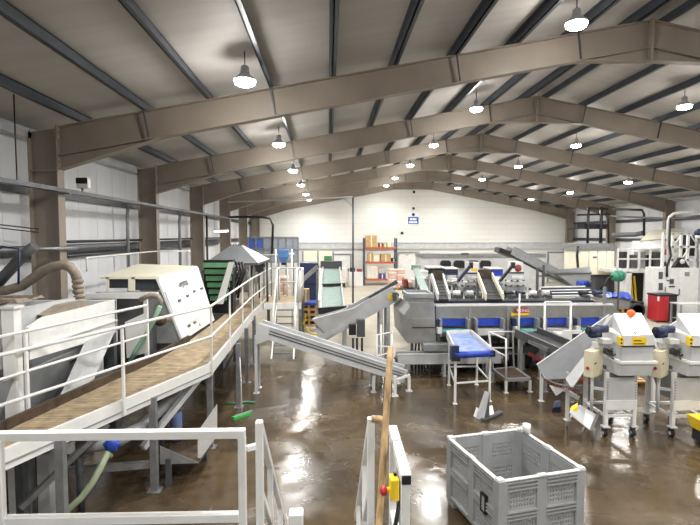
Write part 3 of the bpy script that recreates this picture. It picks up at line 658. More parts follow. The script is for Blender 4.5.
# grey pyramid hood and drum
gh = thing('grey_hood', 'grey pyramid extraction hood above the drum washer', 'hood', (-3.0, 17.2, 1.6))
b_ = [at(205, 263, Y=15.7), at(258, 263, Y=15.7), at(270, 259, Y=17.9), at(222, 259, Y=17.9)]; t_ = [at(231, 245, Y=16.6), at(241, 245, Y=16.6), at(243, 245, Y=17.2), at(234, 245, Y=17.2)]
MB().hexa(b_, t_).build('canopy', 'grey_steel', gh)
MB().hexa([p - V(0, 0, 0.07) for p in b_], b_).build('skirt', 'grey_dark', gh)
for k in range(5): p = t_[0].lerp(t_[1], k / 4); MB().ball(p + V(0, -0.02, 0.01), 0.025, 8, 5).build('bolt', 'galv_dark', gh)
for x, y, z in ((-4.5, 16.3, 0), (-2.45, 15.9, 1.63), (-2.19, 17.7, 1.606)): MB().tube([(x, y, z), (x, y, 3.02)], 0.04, 7).build('post', 'galv_dark', gh)
dr = thing('drum_washer', 'grey drum washer with black hoses under the pyramid hood', 'machine', (-2.9, 17, 1.0))
MB().lathe([(0.3, -1.0), (0.62, -0.96), (0.62, 0.9), (0.3, 1.0)], (-3.80, 17.0, 2.25), 20, 'y').build('drum', 'grey_mid', dr)
for y in (16.2, 16.9, 17.6): MB().lathe([(0.63, -0.04), (0.66, -0.04), (0.66, 0.04), (0.63, 0.04)], (-3.80, y, 2.25), 20, 'y').build('hoop', 'galv_dark', dr)
for k in range(4):
    x = 233 + k * 3; MB().tube([at(x, 262, Y=15.6), at(x + 3, 272, Y=15.4), at(x - 2, 285, Y=15.5), at(x - 4, 298, Y=15.6)], 0.04, 7).build('hose', 'black', dr)
for k in range(3): MB().tube([at(236 + k * 4, 268, Y=16.1), at(240 + k * 4, 272, Y=15.95), at(241 + k * 3, 281, Y=16.05)], 0.045, 7).build('duct', 'grey_light', dr)
MB().bx(-4.35, -3.25, 16.0, 18.0, 1.0, 1.65).build('cradle', 'grey_dark', dr)
for x, y in ((-4.25, 16.1), (-3.35, 16.1), (-4.25, 17.9), (-3.35, 17.9)): MB().bx(x - 0.05, x + 0.05, y - 0.05, y + 0.05, 0, 1.0).build('leg', 'galv_dark', dr)
mo = thing('black_motor', 'black motor block at the top of the walkway beside the drum', 'motor', at(266, 266, Y=18.5))
c = at(259.5, 263, Y=18.6); MB().cyl(c + V(-0.18, 0, 0), c + V(0.2, 0, 0.03), 0.19, 14).build('housing', 'black', mo); MB().bx(c.x - 0.14, c.x + 0.14, 18.45, 18.75, c.z - 0.32, c.z - 0.1).build('foot', 'rubber', mo); MB().tube([(c.x, 18.6, c.z - 0.3), (c.x, 18.6, WZ + 0.03)], 0.05, 8).build('stand', 'galv_dark', mo)
# things under the walkway
up = thing('outlet_pipe', 'fat grey outlet pipe with a blue valve under the walkway', 'pipe', (-3.1, 7.2, 0.9))
vp = at(115, 441, Y=6.7)
MB().tube([at(76, 447, Y=6.9), at(100, 444, Y=6.85), at(120, 439, Y=6.95), at(138, 429, Y=7.5), at(165, 405, Y=8.5), at(178, 394, Y=9.0)], 0.10, 12).build('pipe', 'grey_mid', up)
MB().lathe([(0.02, -0.05), (0.09, -0.04), (0.09, 0.04), (0.02, 0.05)], vp + V(0, -0.1, 0), 10, 'y').build('valve_wheel', 'blue', up)
for k in range(6): a_ = k * math.pi / 3; MB().ball(vp + V(0.085 * math.cos(a_), -0.1, 0.085 * math.sin(a_)), 0.032, 8, 6).build('knob', 'blue', up)
MB().tube([vp + V(0, -0.05, 0), vp + V(0, 0.1, 0)], 0.03, 8).build('spindle', 'galv_dark', up)
MB().tube([at(78, 452, Y=6.9), (at(78, 452, Y=6.9).x, 6.95, 0.0)], 0.05, 8).build('prop', 'galv_dark', up)
hp = [vp + V(-0.03, -0.1, -0.165), at(108, 453, Y=6.55), at(101, 467, Y=6.45), at(93, 482, Y=6.4), at(82, 497, Y=6.35), at(66, 512, Y=6.3), at(50, 522, Y=6.3), V(-4.0, 6.25, 0.04), V(-4.4, 6.2, 0.04)]
tag(MB().tube(hp, 0.042, 9).build('drain_hose', 'green_hose'), 'pale green drain hose hanging from the blue valve to the floor', 'hose')
bf = thing('floor_frame', 'low galvanised steel frame standing under the walkway', 'frame', (-3.3, 7.5, 0))
MB().beam(at(52, 472, Y=7.2), at(152, 464, Y=7.7), 0.09, 0.1).build('beam', 'galv', bf)
MB().beam(at(52, 472, Y=7.2), at(84, 445, Y=8.3), 0.08, 0.09).build('beam', 'galv_dark', bf)
a = at(54, 476, Y=7.25); MB().bx(a.x - 0.04, a.x + 0.04, 7.2, 7.28, 0, a.z).bx(a.x - 0.09, a.x + 0.09, 7.15, 7.33, 0, 0.015).build('leg', 'galv', bf)
a = at(46, 500, Y=6.9); MB().bx(a.x - 0.08, a.x + 0.08, 6.85, 7.0, 0, 0.95).build('leg', 'grey_light', bf)
a = at(28, 500, Y=6.9); MB().bx(a.x - 0.06, a.x + 0.06, 6.85, 7.0, 0, 0.95).build('leg', 'grey_mid', bf)
MB().beam(at(67, 452, Y=6.7), at(67, 441, Y=6.7), 0.16, 0.12).build('bracket', 'rail_white', bf)
dc = thing('drip_chute', 'pale angled drip chute hopper under the walkway bend', 'chute', (-2.6, 8.1, 0))
P = lambda x, y, Y: at(x, y, Y=Y)
MB().plate([P(160, 446, 7.7), P(199, 463, 7.9), P(160, 464, 7.7)], 0.02).build('side_plate', 'galv', dc)
MB().plate([P(217, 404, 8.1), P(198, 431, 8.1), P(198, 462, 8.1), P(217, 436, 8.1)], 0.03).build('end_plate', 'rail_white', dc)
MB().plate([P(160, 464, 7.7), P(199, 463, 7.9), P(212, 445, 8.8), P(170, 446, 8.8)], 0.02).build('floor_plate', 'dark_mud', dc)
for x, y in ((-2.55, 7.75), (-2.2, 8.6)): MB().bx(x - 0.04, x + 0.04, y - 0.04, y + 0.04, 0, 0.45).build('leg', 'galv_dark', dc)
pb = thing('blue_pump', 'small blue pump with brown stain behind the drip chute', 'pump', V(at(176, 412, Y=9.45).x, 9.45, 0))
c = at(176, 412, Y=9.45)
MB().lathe([(0.08, -0.55), (0.11, -0.5), (0.11, 0.0), (0.09, 0.04)], c, 14).build('casing', 'blue_light', pb); MB().lathe([(0.14, 0), (0.14, 0.05)], c + V(0, 0, 0.04), 14).build('flange', 'grey_dark', pb); MB().lathe([(0.1, 0), (0.1, 0.4)], c + V(0, 0, 0.09), 14).build('riser', 'grey_mid', pb)
MB().lathe([(0.05, 0), (0.05, c.z - 0.5)], (c.x, c.y, 0.0), 10).build('stand', 'galv_dark', pb)
br = thing('green_floor_brush', 'green-bristled floor brush with a thin upright handle below the walkway', 'brush', at(240, 415, Z=0))
a = at(233, 418.5, Z=0.03); b = at(250, 413, Z=0.03)
MB().beam(a, b, 0.1, 0.06).build('brush_head', 'green_bristle', br); MB().beam(a + V(0.03, 0.08, 0.0), b + V(0.03, 0.08, 0), 0.03, 0.08).build('backing', 'grey_mid', br)
MB().tube([at(242, 412, Z=0.06), at(241, 380, Y=11.1), at(239, 345, Y=11.35)], 0.014, 7).build('handle', 'grey_light', br)
a = at(225, 403, Z=0.03); b = at(255, 402, Z=0.03)
tag(MB().tube([a, a.lerp(b, 0.4) + V(0, -0.05, 0), a.lerp(b, 0.7) + V(0, 0.04, 0), b], 0.02, 7).build('green_hose', 'green_motor'), 'thin green hose lying on the wet floor behind the brush', 'hose')
# ------------------------------------------------------------------ middle conveyors
def conveyor_trough(root, a, b, w, h, side_m, belt_m, belt_name='belt', t=0.03, drop=0.35):
    """Trough between points a and b (centre of the bottom); two side walls, a belt, end rollers."""
    a = Vector(a); b = Vector(b); d = (b - a).normalized(); s = d.cross(Vector((0, 0, 1))).normalized(); u = s.cross(d)
    for k in (-1, 1): MB().beam(a + s * (k * w / 2) + u * (h / 2), b + s * (k * w / 2) + u * (h / 2), t, h).build('side_wall', side_m, root)
    for k in (-1, 1): MB().beam(a + s * (k * w / 2) + u * h, b + s * (k * w / 2) + u * h, t + 0.03, 0.03).build('side_lip', side_m, root)
    MB().beam(a + u * (h * drop), b + u * (h * drop), w - t, 0.04).build(belt_name, belt_m, root)
    for q in (a, b): MB().cyl(q + s * (w / 2 - t) + u * (h * drop), q - s * (w / 2 - t) + u * (h * drop), min(0.06, h * .3), 10).build('roller', 'galv_dark', root)
    return s, u
def foot_leg(root, x, y, z, m='galv', w=0.06):
    MB().bx(x - w / 2, x + w / 2, y - w / 2, y + w / 2, 0, z).bx(x - w, x + w, y - w, y + w, 0, 0.015).build('leg', m, root)
c1 = thing('outfeed_conveyor', 'pale grey trough conveyor sloping down from the walkway to the floor line', 'conveyor', (0, 12.5, 0))
a = at(258, 334, Y=12.5); b = at(402, 380, Y=12.5)
conveyor_trough(c1, a, b, 0.5, 0.32, 'grey_light', 'grey_light')
d_ = (b - a)
for f in (0.55, 0.8): MB().beam(a + V(0, -0.27, 0.30 * f), b + V(0, -0.27, 0.30 * f), 0.02, 0.025).build('side_rib', 'galv_dark', c1)
MB().plate([at(256, 323, Y=12.22), at(270, 327, Y=12.22), at(268, 340, Y=12.22), at(256, 345, Y=12.22)], 0.02).build('gusset', 'grey_light', c1)
for x, y, z in ((-1.82, 12.3, a.z), (-1.82, 12.75, a.z), (1.15, 12.25, 0.42), (1.15, 12.8, 0.42)): foot_leg(c1, x, y, z, 'grey_light', 0.07)
lc = thing('collecting_conveyor', 'low galvanised collecting conveyor running in front of the grading machine', 'conveyor', (4.0, 13.4, 0))
a = V(1.95, 13.72, 0.36); b = V(4.9, 13.72, 0.36)
conveyor_trough(lc, a, b, 0.36, 0.28, 'grey_light', 'grey_dark')
for x in (2.1, 3.3, 4.5):
    for y in (13.58, 13.86): foot_leg(lc, x, y, 0.4, 'grey_light', 0.06)
lf = thing('lower_frame', 'galvanised floor frame with an end post where the sloping conveyor lands', 'frame', (1.4, 12.2, 0))
MB().beam(at(393, 381, Y=12.0), at(410, 375, Y=12.0), 0.05, 0.05).build('rail', 'rail_white', lf)
for x, yb in ((395, 396), (409, 391)):
    p = at(x, yb, Z=0); MB().bx(p.x - 0.035, p.x + 0.035, p.y - 0.035, p.y + 0.035, 0, at(x, 376, Y=p.y).z).bx(p.x - 0.08, p.x + 0.08, p.y - 0.08, p.y + 0.08, 0, 0.015).build('post', 'rail_white', lf)
tf = thing('tubular_barrier', 'thin white tubular barrier behind the wooden pole', 'barrier', (0.6, 13.0, 0))
for z0_, z1_ in ((334, 332), (345, 347), (355, 352)): MB().tube([at(377, z0_ + 1, Y=13.0), at(393, z1_, Y=13.3)], 0.02, 7).build('rail', 'rail_white', tf)
for x, Y in ((377, 13.0), (381, 13.05), (392, 13.3)): q = at(x, 334, Y=Y); MB().tube([(q.x, Y, 0), (q.x, Y, q.z + 0.25 if x == 381 else q.z)], 0.025, 7).build('post', 'rail_white', tf)
# hopper elevator
he = thing('hopper_elevator', 'grey hopper elevator conveyor rising to the grading machine', 'conveyor', (0.9, 15.3, 0))
a = at(322, 340, Y=15.3); b = at(398, 298, Y=15.3)
conveyor_trough(he, a, b, 0.8, 0.46, 'grey_light', 'rubber')
MB().plate([at(312, 319, Y=14.75), at(366, 305, Y=14.9), at(342, 326, Y=14.92), at(326, 335, Y=14.9)], 0.03).build('hopper_plate', 'grey_light', he)
MB().plate([at(312, 319, Y=14.75), at(326, 335, Y=14.9), at(330, 333, Y=15.7), at(316, 316, Y=15.9)], 0.03).build('hopper_plate', 'grey_mid', he)
MB().plate([at(316, 316, Y=15.9), at(368, 302, Y=15.8), at(345, 324, Y=15.7), at(330, 333, Y=15.7)], 0.03).build('hopper_plate', 'grey_mid', he)
MB().beam(at(348, 307, Y=15.8), at(367, 301, Y=15.8), 0.2, 0.12).build('rear_cover', 'grey_dark', he)
MB().beam(at(369, 298, Y=15.65), at(397, 281.5, Y=15.65), 0.12, 0.12).build('top_cover', 'galv_dark', he)
MB().plate([at(317, 337, Y=14.85), at(332, 329, Y=14.85), at(335, 333, Y=14.85), at(320, 342, Y=14.85)], 0.06).build('tail_box', 'grey_light', he)
c = at(391, 297, Y=14.88); MB().lathe([(0.09, -0.03), (0.09, 0.03), (0.03, 0.05)], c, 14, 'y').build('warning_disc', 'yellow', he)
MB().bx(c.x + 0.04, c.x + 0.15, 14.7, 14.87, c.z - 0.1, c.z + 0.15).build('gearbox', 'grey_dark', he)
for x in (345, 381, 388):
    p = at(x, 320, Y=15.0)
    for Y in (14.95, 15.65):
        t_ = (p.x - a.x) / (b.x - a.x); MB().bx(p.x - 0.05, p.x + 0.05, Y - 0.05, Y + 0.05, 0, a.z + (b.z - a.z) * t_).build('leg', 'grey_light', he)
cb = thing('elevator_control_box', 'dark grey control box on black legs beneath the hopper elevator', 'control box', at(357, 352, Y=15.2))
p = at(357, 337, Y=14.6); q = at(365, 320, Y=14.6)
MB().bx(p.x, q.x, 14.6, 14.85, p.z, q.z).build('body', 'grey_dark', cb); p2 = at(349, 335, Y=14.65); q2 = at(356, 325, Y=14.65); MB().bx(p2.x, q2.x, 14.63, 14.84, p2.z, q2.z).build('side_box', 'black', cb)
for x in (353, 357, 362): p_ = at(x, 338, Y=14.7); MB().tube([(p_.x, 14.7, p_.z), (p_.x, 14.72, 0)], 0.035, 7).build('leg', 'black', cb)
# green belt conveyor
gc = thing('green_belt_conveyor', 'inclined conveyor with a pale green belt facing the camera', 'conveyor', (0.1, 18.6, 0))
bl, brr, tr_, tl_ = at(321, 310, Y=17.2), at(344, 308, Y=17.2), at(339.5, 268, Y=20.2), at(323, 268, Y=20.2)
MB().plate([bl, brr, tr_, tl_], 0.05).build('belt', 'green_belt', gc)
for p, q in ((bl, tl_), (brr, tr_)): MB().beam(p, q, 0.05, 0.2).build('side_wall', 'grey_light', gc)
MB().beam(bl.lerp(tl_, .52) + V(-.1, 0, .04), brr.lerp(tr_, .52) + V(.15, 0, .04), 0.14, 0.12).build('cross_bar', 'black', gc)
MB().bx(tl_.x - 0.1, tr_.x + 0.1, 20.1, 20.5, tl_.z - 0.1, tl_.z + 0.28).build('head_cover', 'grey_dark', gc)
MB().beam(bl + V(-0.1, -0.05, -0.02), brr + V(0.1, -0.05, -0.02), 0.2, 0.22).build('tail_drum', 'black', gc)
for p in (tl_, tr_): MB().bx(p.x - 0.05, p.x + 0.05, 20.15, 20.25, 0, p.z).build('leg', 'galv', gc)
for p in (bl, brr): MB().bx(p.x - 0.05, p.x + 0.05, 17.3, 17.4, 0, p.z).build('leg', 'galv', gc)
MB().plate([at(318, 300, Y=17.6), at(320.5, 300, Y=17.6), at(322.5, 270, Y=19.6), at(320.5, 268, Y=19.6)], 0.04).build('guard_strip', 'cream', gc)
# dark blue tall crate stack and cross conveyor
dk_ = thing('dark_curtain_box', 'tall dark navy box behind the stair landing', 'box', at(309, 300, Y=24))
p = at(300, 300, Y=24); q = at(318, 263, Y=24); MB().bx(p.x, q.x, 24, 25.4, 0.02, q.z).build('panel', 'blue_dark', dk_)
for z in (0.8, 1.6): MB().bx(p.x - 0.02, q.x + 0.02, 23.97, 24.0, z, z + 0.05).build('band', 'black', dk_)
sc2 = thing('side_conveyor', 'narrow silver conveyor slanting up to the green belt conveyor', 'conveyor', (-0.8, 19.9, 0))
conveyor_trough(sc2, at(298, 287, Y=20.6), at(319, 268, Y=20.6), 0.4, 0.16, 'stainless', 'rubber')
for x, z in ((300, 286), (317, 271)): p = at(x, z, Y=20.6); MB().bx(p.x - 0.04, p.x + 0.04, 20.4, 20.48, 0, p.z).build('leg', 'galv', sc2)
for k, (x0_, x1_, ya, yb, Y, m, lab) in enumerate(((303, 309, 289, 294, 21.5, 'cardboard', 'upper small carton on the blue-edged stack right of the stair'), (302.5, 309, 294, 300.2, 21.5, 'cardboard', 'lower small carton on the blue-edged stack right of the stair'))):
    p = at(x0_, yb, Y=Y); q = at(x1_, ya, Y=Y); o = thing('carton', lab, 'box', (p.x, Y, 1.045), group='cartons right of the stair')
    p.z = 1.045 if k == 1 else at(306, 294, Y=Y).z
    MB().bx(p.x, q.x, Y, Y + 0.4, p.z, q.z - 0.01).build('box', m, o); MB().bx((p.x + q.x) / 2 - 0.03, (p.x + q.x) / 2 + 0.03, Y - 0.004, Y, p.z, q.z - 0.01).build('tape', 'cream', o)
ps = thing('pallet_stack', 'blue-edged pallet stack right of the steep stair', 'pallet', (-0.8, 21.7, 0))
p = at(301, 302, Y=21.3); q = at(318, 299, Y=21.3)
for k in range(5): MB().bx(p.x, q.x, 21.3, 22.3, k * 0.235, k * 0.235 + 0.1).build('deck', 'pallet_wood' if k < 4 else 'blue', ps); [MB().bx(p.x + 0.3 * j, p.x + 0.3 * j + 0.1, 21.3, 22.3, k * 0.235 + 0.1, k * 0.235 + 0.235).build('block', 'pallet_wood', ps) for j in range(3) if k < 4]
conduit([at(303, 324, Y=19), at(306, 314, Y=18.6), at(304, 326, Y=18.2), at(310, 333, Y=18), at(318, 335, Y=17.8)], 0.03, 'yellow', 'yellow hose looping beside the stair foot', 'yellow_hose', 'hose')
# ------------------------------------------------------------------ grading machine
SY = 14.1
gm = thing('grading_machine', 'long grey grading machine with blue belt outlets in the middle', 'machine', (6.0, 15, 0))
def gx(x, y=310): return at(x, y, Y=SY).x
def gz(y, x=500): return at(x, y, Y=SY).z
zt = gz(306); zb = gz(318)
MB().bx(gx(436), gx(612), SY, SY + 0.04, zb, zt).build('front_panel', 'stainless', gm)
MB().bx(gx(436), gx(612), SY - 0.03, SY + 0.03, zt, zt + 0.04).build('front_lip', 'rail_white', gm)
MB().prism([(gx(612), SY, zt), (gx(628), SY, zb - 0.1), (gx(612), SY, zb - 0.1)], (0, 1.3, 0)).build('end_slope', 'stainless', gm)
MB().bx(gx(436), gx(612), SY + 1.3, SY + 1.34, zb - 0.6, zt + 0.05).build('rear_panel', 'stainless', gm)
MB().bx(gx(436), gx(612), SY + 0.04, SY + 1.3, zb - 0.62, zb - 0.55).build('underdeck', 'grey_dark', gm)
n = 62
x0_, x1_ = gx(437), gx(611)
for i in range(n):
    x = x0_ + (x1_ - x0_) * (i + 0.5) / n
    MB().cyl((x, SY + 0.06, zt - 0.08), (x, SY + 1.28, zt - 0.08), 0.03, 8).build('roller', 'rubber', gm)
for f, m in ((0.3, 'rail_white'), (0.75, 'blue_dark')): MB().bx(x0_, x1_, SY + 1.3 * f, SY + 1.3 * f + 0.04, zt - 0.03, zt + 0.02).build('lane_divider', m, gm)
for x in (438.5, 470, 508, 538, 570, 604): MB().bx(gx(x) - 0.04, gx(x) + 0.04, SY - 0.02, SY + 0.02, 0.3 if x != 604 else 0.3, zt if x != 604 else zt + 0.55).build('upright', 'grey_mid', gm)
# outlets
for k, (xa, xb, tray) in enumerate(((439, 466, 'teal_belt'), (474, 501, 'grey_light'), (515, 535, 'teal_belt'), (542, 567, 'grey_light'), (575, 600, 'teal_belt'))):
    o = MB().bx(gx(xa), gx(xb), SY - 0.01, SY + 0.05, gz(325.5), gz(318.5)).build('belt_outlet', 'blue_belt', gm)
    MB().bx(gx(xa) + 0.02, gx(xb) - 0.02, SY - 0.3, SY + 0.05, gz(330), gz(330) + 0.05).build('tray', tray, o)
    MB().bx(gx(xa) + 0.02, gx(xb) - 0.02, SY - 0.32, SY - 0.28, gz(333), gz(327.5)).build('tray_front', tray if tray != 'teal_belt' else 'galv_dark', o)
    if tray == 'teal_belt':
        MB().cyl((gx(xa) + 0.03, SY - 0.3, gz(329)), (gx(xb) - 0.03, SY - 0.3, gz(329)), 0.06, 12).build('nose_roller', 'teal_belt', o)
        MB().bx(gx(xa) - 0.1, gx(xa) + 0.02, SY - 0.32, SY - 0.1, gz(331), gz(325)).build('drive_motor', 'white_clean', o)
        MB().bx(gx(xa) - 0.12, gx(xa) + 0.02, SY - 0.2, SY, gz(325), gz(318)).build('motor_housing', 'blue_dark', o)
    for xx in (xa, xb): MB().bx(gx(xx) - 0.03, gx(xx) + 0.03, SY - 0.3, SY, gz(334), gz(317.5)).build('cheek', 'grey_mid', o)
MB().bx(gx(444), gx(612), SY + 0.25, SY + 1.1, 0.75, zb - 0.62).build('lower_hoppers', 'grey_dark', gm)
for x in (455, 490, 525, 560, 595):
    for dy in (0.1, 1.25): foot_leg(gm, gx(x), SY + dy, zb - 0.55, 'grey_mid', 0.09)
MB().beam((gx(440), SY + 0.1, 0.5), (gx(610), SY + 0.1, 0.5), 0.08, 0.1).build('base_rail', 'grey_mid', gm)
for k in range(5):  # dark belts, boxes and cables added to deepen the shade under the machine
    x = gx(447 + 33 * k); MB().bx(x, x + 0.8, SY - 0.15, SY + 1.2, 0.55, 0.72).build('added_dark_belt', 'rubber', gm)
    MB().bx(x + 0.1, x + 0.7, SY + 0.2, SY + 1.0, 0.05, 0.5).build('added_dark_box', 'black', gm)
    for j in range(3): MB().tube([(x + 0.15 + .25 * j, SY + 0.15, 1.0), (x + 0.1 + .25 * j, SY + 0.05, 0.7), (x + 0.2 + .25 * j, SY + 0.12, 0.4), (x + 0.15 + .2 * j, SY + 0.2, 0.05)], 0.02, 6).build('cable', 'black', gm)
MB().bx(gx(440), gx(612), SY + 1.36, SY + 1.4, 0.1, zb - 0.6).build('added_dark_sheet', 'grey_dark', gm)  # dark sheet added behind to keep the underside dark
MB().bx(gx(421), gx(446), 13.6, 13.9, 0.72, 0.9).build('junction_box', 'grey_mid', gm)
# end hopper
eh = thing('end_hopper', 'grey faceted hopper at the left end of the grading machine', 'hopper', (2.6, 14.6, 0))
E0 = SY - 0.15
pf_ = [(399.5, 311), (407, 303), (434.5, 303), (436, 343), (408, 343.5), (401, 335)]
MB().prism([at(x, y, Y=E0) for x, y in pf_], (0, 1.35, 0)).build('body', 'stainless', eh)
q = at(401, 310, Y=E0)
MB().prism([at(408, 304, Y=E0 + .15), at(434, 304, Y=E0 + .15), at(434, 296, Y=E0 + .15), at(409, 296, Y=E0 + .15)], (0, 1.0, 0)).build('collar', 'galv', eh)
p = at(408, 298.5, Y=E0); q = at(435, 296, Y=E0)
for xa, xb, ya, yb in ((p.x, q.x, E0 + .08, E0 + .14), (p.x, q.x, E0 + 1.1, E0 + 1.16), (p.x, p.x + .05, E0 + .1, E0 + 1.15), (q.x - .05, q.x, E0 + .1, E0 + 1.15)): MB().bx(xa, xb, ya, yb, p.z, p.z + 0.12).build('rim', 'grey_mid', eh)
p = at(412.5, 327, Y=E0); q = at(435, 318.5, Y=E0); MB().bx(p.x, q.x, E0 - 0.02, E0, p.z, q.z).build('access_panel', 'stainless', eh); MB().bx(p.x - .01, q.x, E0 - 0.03, E0, p.z - 0.03, p.z).build('panel_lip', 'black', eh)
MB().plate([at(399.5, 311, Y=E0 - .02), at(407, 302, Y=E0 - .02), at(410, 306, Y=E0 - .02), at(404, 315, Y=E0 - .02)], 0.03).build('corner_plate', 'grey_light', eh)
for x in (412, 432):
    for Y in (E0 + 0.15, E0 + 1.15): p = at(x, 340, Y=Y); foot_leg(eh, p.x, Y, at(x, 342, Y=E0).z + 0.02, 'grey_dark', 0.08)
for k in range(6): x = 416 + k * 3; p = at(x, 344, Y=E0 + 0.3); MB().tube([p + V(0, 0, 0.03), (p.x + .03 * (k % 3 - 1), E0 + 0.3, 0.55), (p.x, E0 + 0.3, 0.02)], 0.03, 6).build('hydraulic_hose', 'black', eh)
# feeding chutes standing on the machine
def feed_chute(xa, xb, xc, xd, yt, yb_, lab, side_m):
    t = thing('feed_chute', lab, 'chute', at((xa + xb) / 2, yb_, Y=SY + 1.6))
    A_ = at(xa, yb_, Y=SY + 0.9); B_ = at(xb, yb_, Y=SY + 0.9); C_ = at(xd, yt, Y=SY + 3.0); D_ = at(xc, yt, Y=SY + 3.0)
    MB().plate([A_, B_, C_, D_], 0.05).build('belt', 'rubber', t)
    for i in range(1, 7): f = i / 7; MB().beam(A_.lerp(D_, f), B_.lerp(C_, f), 0.03, 0.09).build('cleat', 'grey_dark', t)
    for p, q in ((A_, D_), (B_, C_)): MB().plate([p - V(0, 0, 0.015), p + V(0, 0, 0.2), q + V(0, 0, 0.2), q - V(0, 0, 0.1)], 0.05).build('side_plate', side_m, t)
    MB().plate([D_, C_, C_ + V(0, 0, 0.3), D_ + V(0, 0, 0.3)], 0.04).build('rear_plate', 'dark_mud', t)
    for p in (D_, C_): MB().bx(p.x - 0.04, p.x + 0.04, p.y + 0.02, p.y + 0.1, 0, p.z).build('leg', 'galv', t)
    return t
feed_chute(438, 449, 432, 443, 279, 300, 'white-sided feed chute with brown back at the left of the grading machine', 'white_clean')
feed_chute(486, 503, 478, 492, 278, 300, 'cream-sided feed chute with dark belt in the middle of the grading machine', 'cream')
def weigher(xl, xr, y0, Y, lab, logo, m='grey_light'):
    t = thing('weighing_head', lab, 'machine', at((xl + xr) / 2, 300, Y=Y))
    def b(xa, ya, xb, yb, dep, nm, mm, dy=0.0):
        p = at(xa, yb, Y=Y + dy); q = at(xb, ya, Y=Y + dy); return MB().bx(p.x, q.x, Y + dy, Y + dy + dep, p.z, q.z).build(nm, mm, t)
    b(xl + 1, y0, xr - 3, y0 + 10, 0.45, 'display_cabinet', 'white_clean')
    b(xl, y0 + 12, xr - 2, y0 + 18, 0.4, 'weigh_box', m, -0.1)
    b(xl + 1, y0 + 13.5, xr - 3, y0 + 16.5, 0.02, 'box_recess', 'white_paint', -0.12)
    b(xl - 3, y0 + 20, xr, y0 + 23, 0.6, 'bucket_row', m, -0.15)
    b(xl - 4, y0 + 25, xr + 1, y0 + 29, 0.55, 'chute_row', 'grey_mid', -0.1)
    for k in range(4): x = xl - 3 + k * (xr - xl + 3) / 3; p = at(x, y0 + 36, Y=Y); q = at(x, y0 + 18, Y=Y); MB().bx(q.x - 0.03, q.x + 0.03, Y + 0.2, Y + 0.26, 1.2, q.z).build('support', 'galv_dark', t)
    for k in range(3): p = at(xl + k * 5, y0 + 31, Y=Y - .1); MB().cyl(p + V(-0.12, 0, 0), p + V(0.12, 0, 0), 0.09, 12).build('air_cylinder', 'white_clean' if k == 1 else 'grey_light', t)
    b(xl - 1, y0 + 10, xr - 2, y0 + 12, 0.3, 'bracket', 'galv_dark', 0.05)
    for k in (0, 1): p = at(xl + k * (xr - xl), y0 + 30, Y=Y + 0.9); MB().bx(p.x - 0.04, p.x + 0.04, Y + 0.5, Y + 0.58, 0, p.z + 0.2).build('leg', 'galv_dark', t)
    if logo:
        p = at((xl + xr) / 2 - 0.5, y0 + 6, Y=Y); MB().lathe([(0.01, -0.015), (0.13, -0.012), (0.13, 0.0)], p + V(0, -0.01, 0), 16, 'y').build('red_badge', 'red_dark', t)
    else:
        p = at((xl + xr) / 2, y0 + 6.5, Y=Y); MB().bx(p.x - 0.12, p.x + 0.1, Y - 0.012, Y, p.z - 0.06, p.z + 0.03).build('yellow_label', 'yellow', t)
    return t
weigher(467, 482, 262.5, 17.6, 'white weighing head with a yellow label above the grading machine', False)
weigher(511, 526, 262, 17.6, 'white weighing head with a red badge above the grading machine', True)
for k, (x, Y, lab, m) in enumerate(((500, 16.65, 'black slanted cable arm left of the red-badged weighing head', 'black'), (458, 16.65, 'blue slanted arm left of the yellow-labelled weighing head', 'blue_dark'))):
    a = at(x, 281, Y=Y + 0.4); b = at(x + 13, 265, Y=Y + 0.5); t = thing('slanted_arm', lab, 'arm', a); MB().beam(a, b, 0.09, 0.09).build('arm', m, t); MB().bx(b.x - 0.06, b.x + 0.06, b.y - 0.06, b.y + 0.06, b.z - 0.12, b.z + 0.1).build('joint', 'rubber', t); MB().tube([a, (a.x, a.y, 1.3)], 0.03, 7).build('stand', 'galv_dark', t); MB().tube([(a.x, a.y, 1.35), (a.x, a.y, 0)], 0.035, 7).build('foot', 'galv_dark', t)
gp_ = thing('green_slanted_plate', 'grey-green slanted chute plate above the end hopper', 'chute', at(420, 292, Y=17))
MB().plate([at(413, 269, Y=18.2), at(419, 268, Y=18.2), at(429, 291, Y=16.4), at(421, 292, Y=16.4)], 0.06).build('plate', 'green_belt', gp_); MB().tube([at(416, 270, Y=18.2), (at(416, 270, Y=18.2).x, 18.2, 0)], 0.05, 7).build('leg', 'galv_dark', gp_); MB().tube([at(426, 291, Y=16.45), (at(426, 291, Y=16.45).x, 16.45, 0)], 0.05, 7).build('leg', 'galv_dark', gp_)
MB().bx(at(412, 270, Y=18.3).x, at(420, 270, Y=18.3).x, 18.2, 18.5, at(412, 270, Y=18.3).z, at(412, 265, Y=18.3).z).build('head', 'green_belt', gp_)
# deck clutter: motors along the rear edge
for k, x in enumerate((457, 470, 508, 520, 533, 546, 583, 597)):
    p = at(x, 293, Y=SY + 1.55); t = thing('drive_motor', 'small drive motor on the rear edge of the grading machine, %s from the left' % ORD[k], 'motor', p, group='drive motors along the grading machine')
    MB().cyl(p + V(-0.13, 0, 0), p + V(0.1, 0, 0), 0.08, 12).build('housing', ('white_clean', 'grey_light', 'black', 'blue_dark')[k % 4], t); MB().cyl(p + V(0.1, 0, 0), p + V(0.17, 0, 0), 0.05, 10).build('end_cap', 'black', t); MB().bx(p.x - 0.08, p.x + 0.08, p.y - 0.29, p.y + 0.06, zt + 0.052, p.z - 0.04).build('mount', 'galv_dark', t)
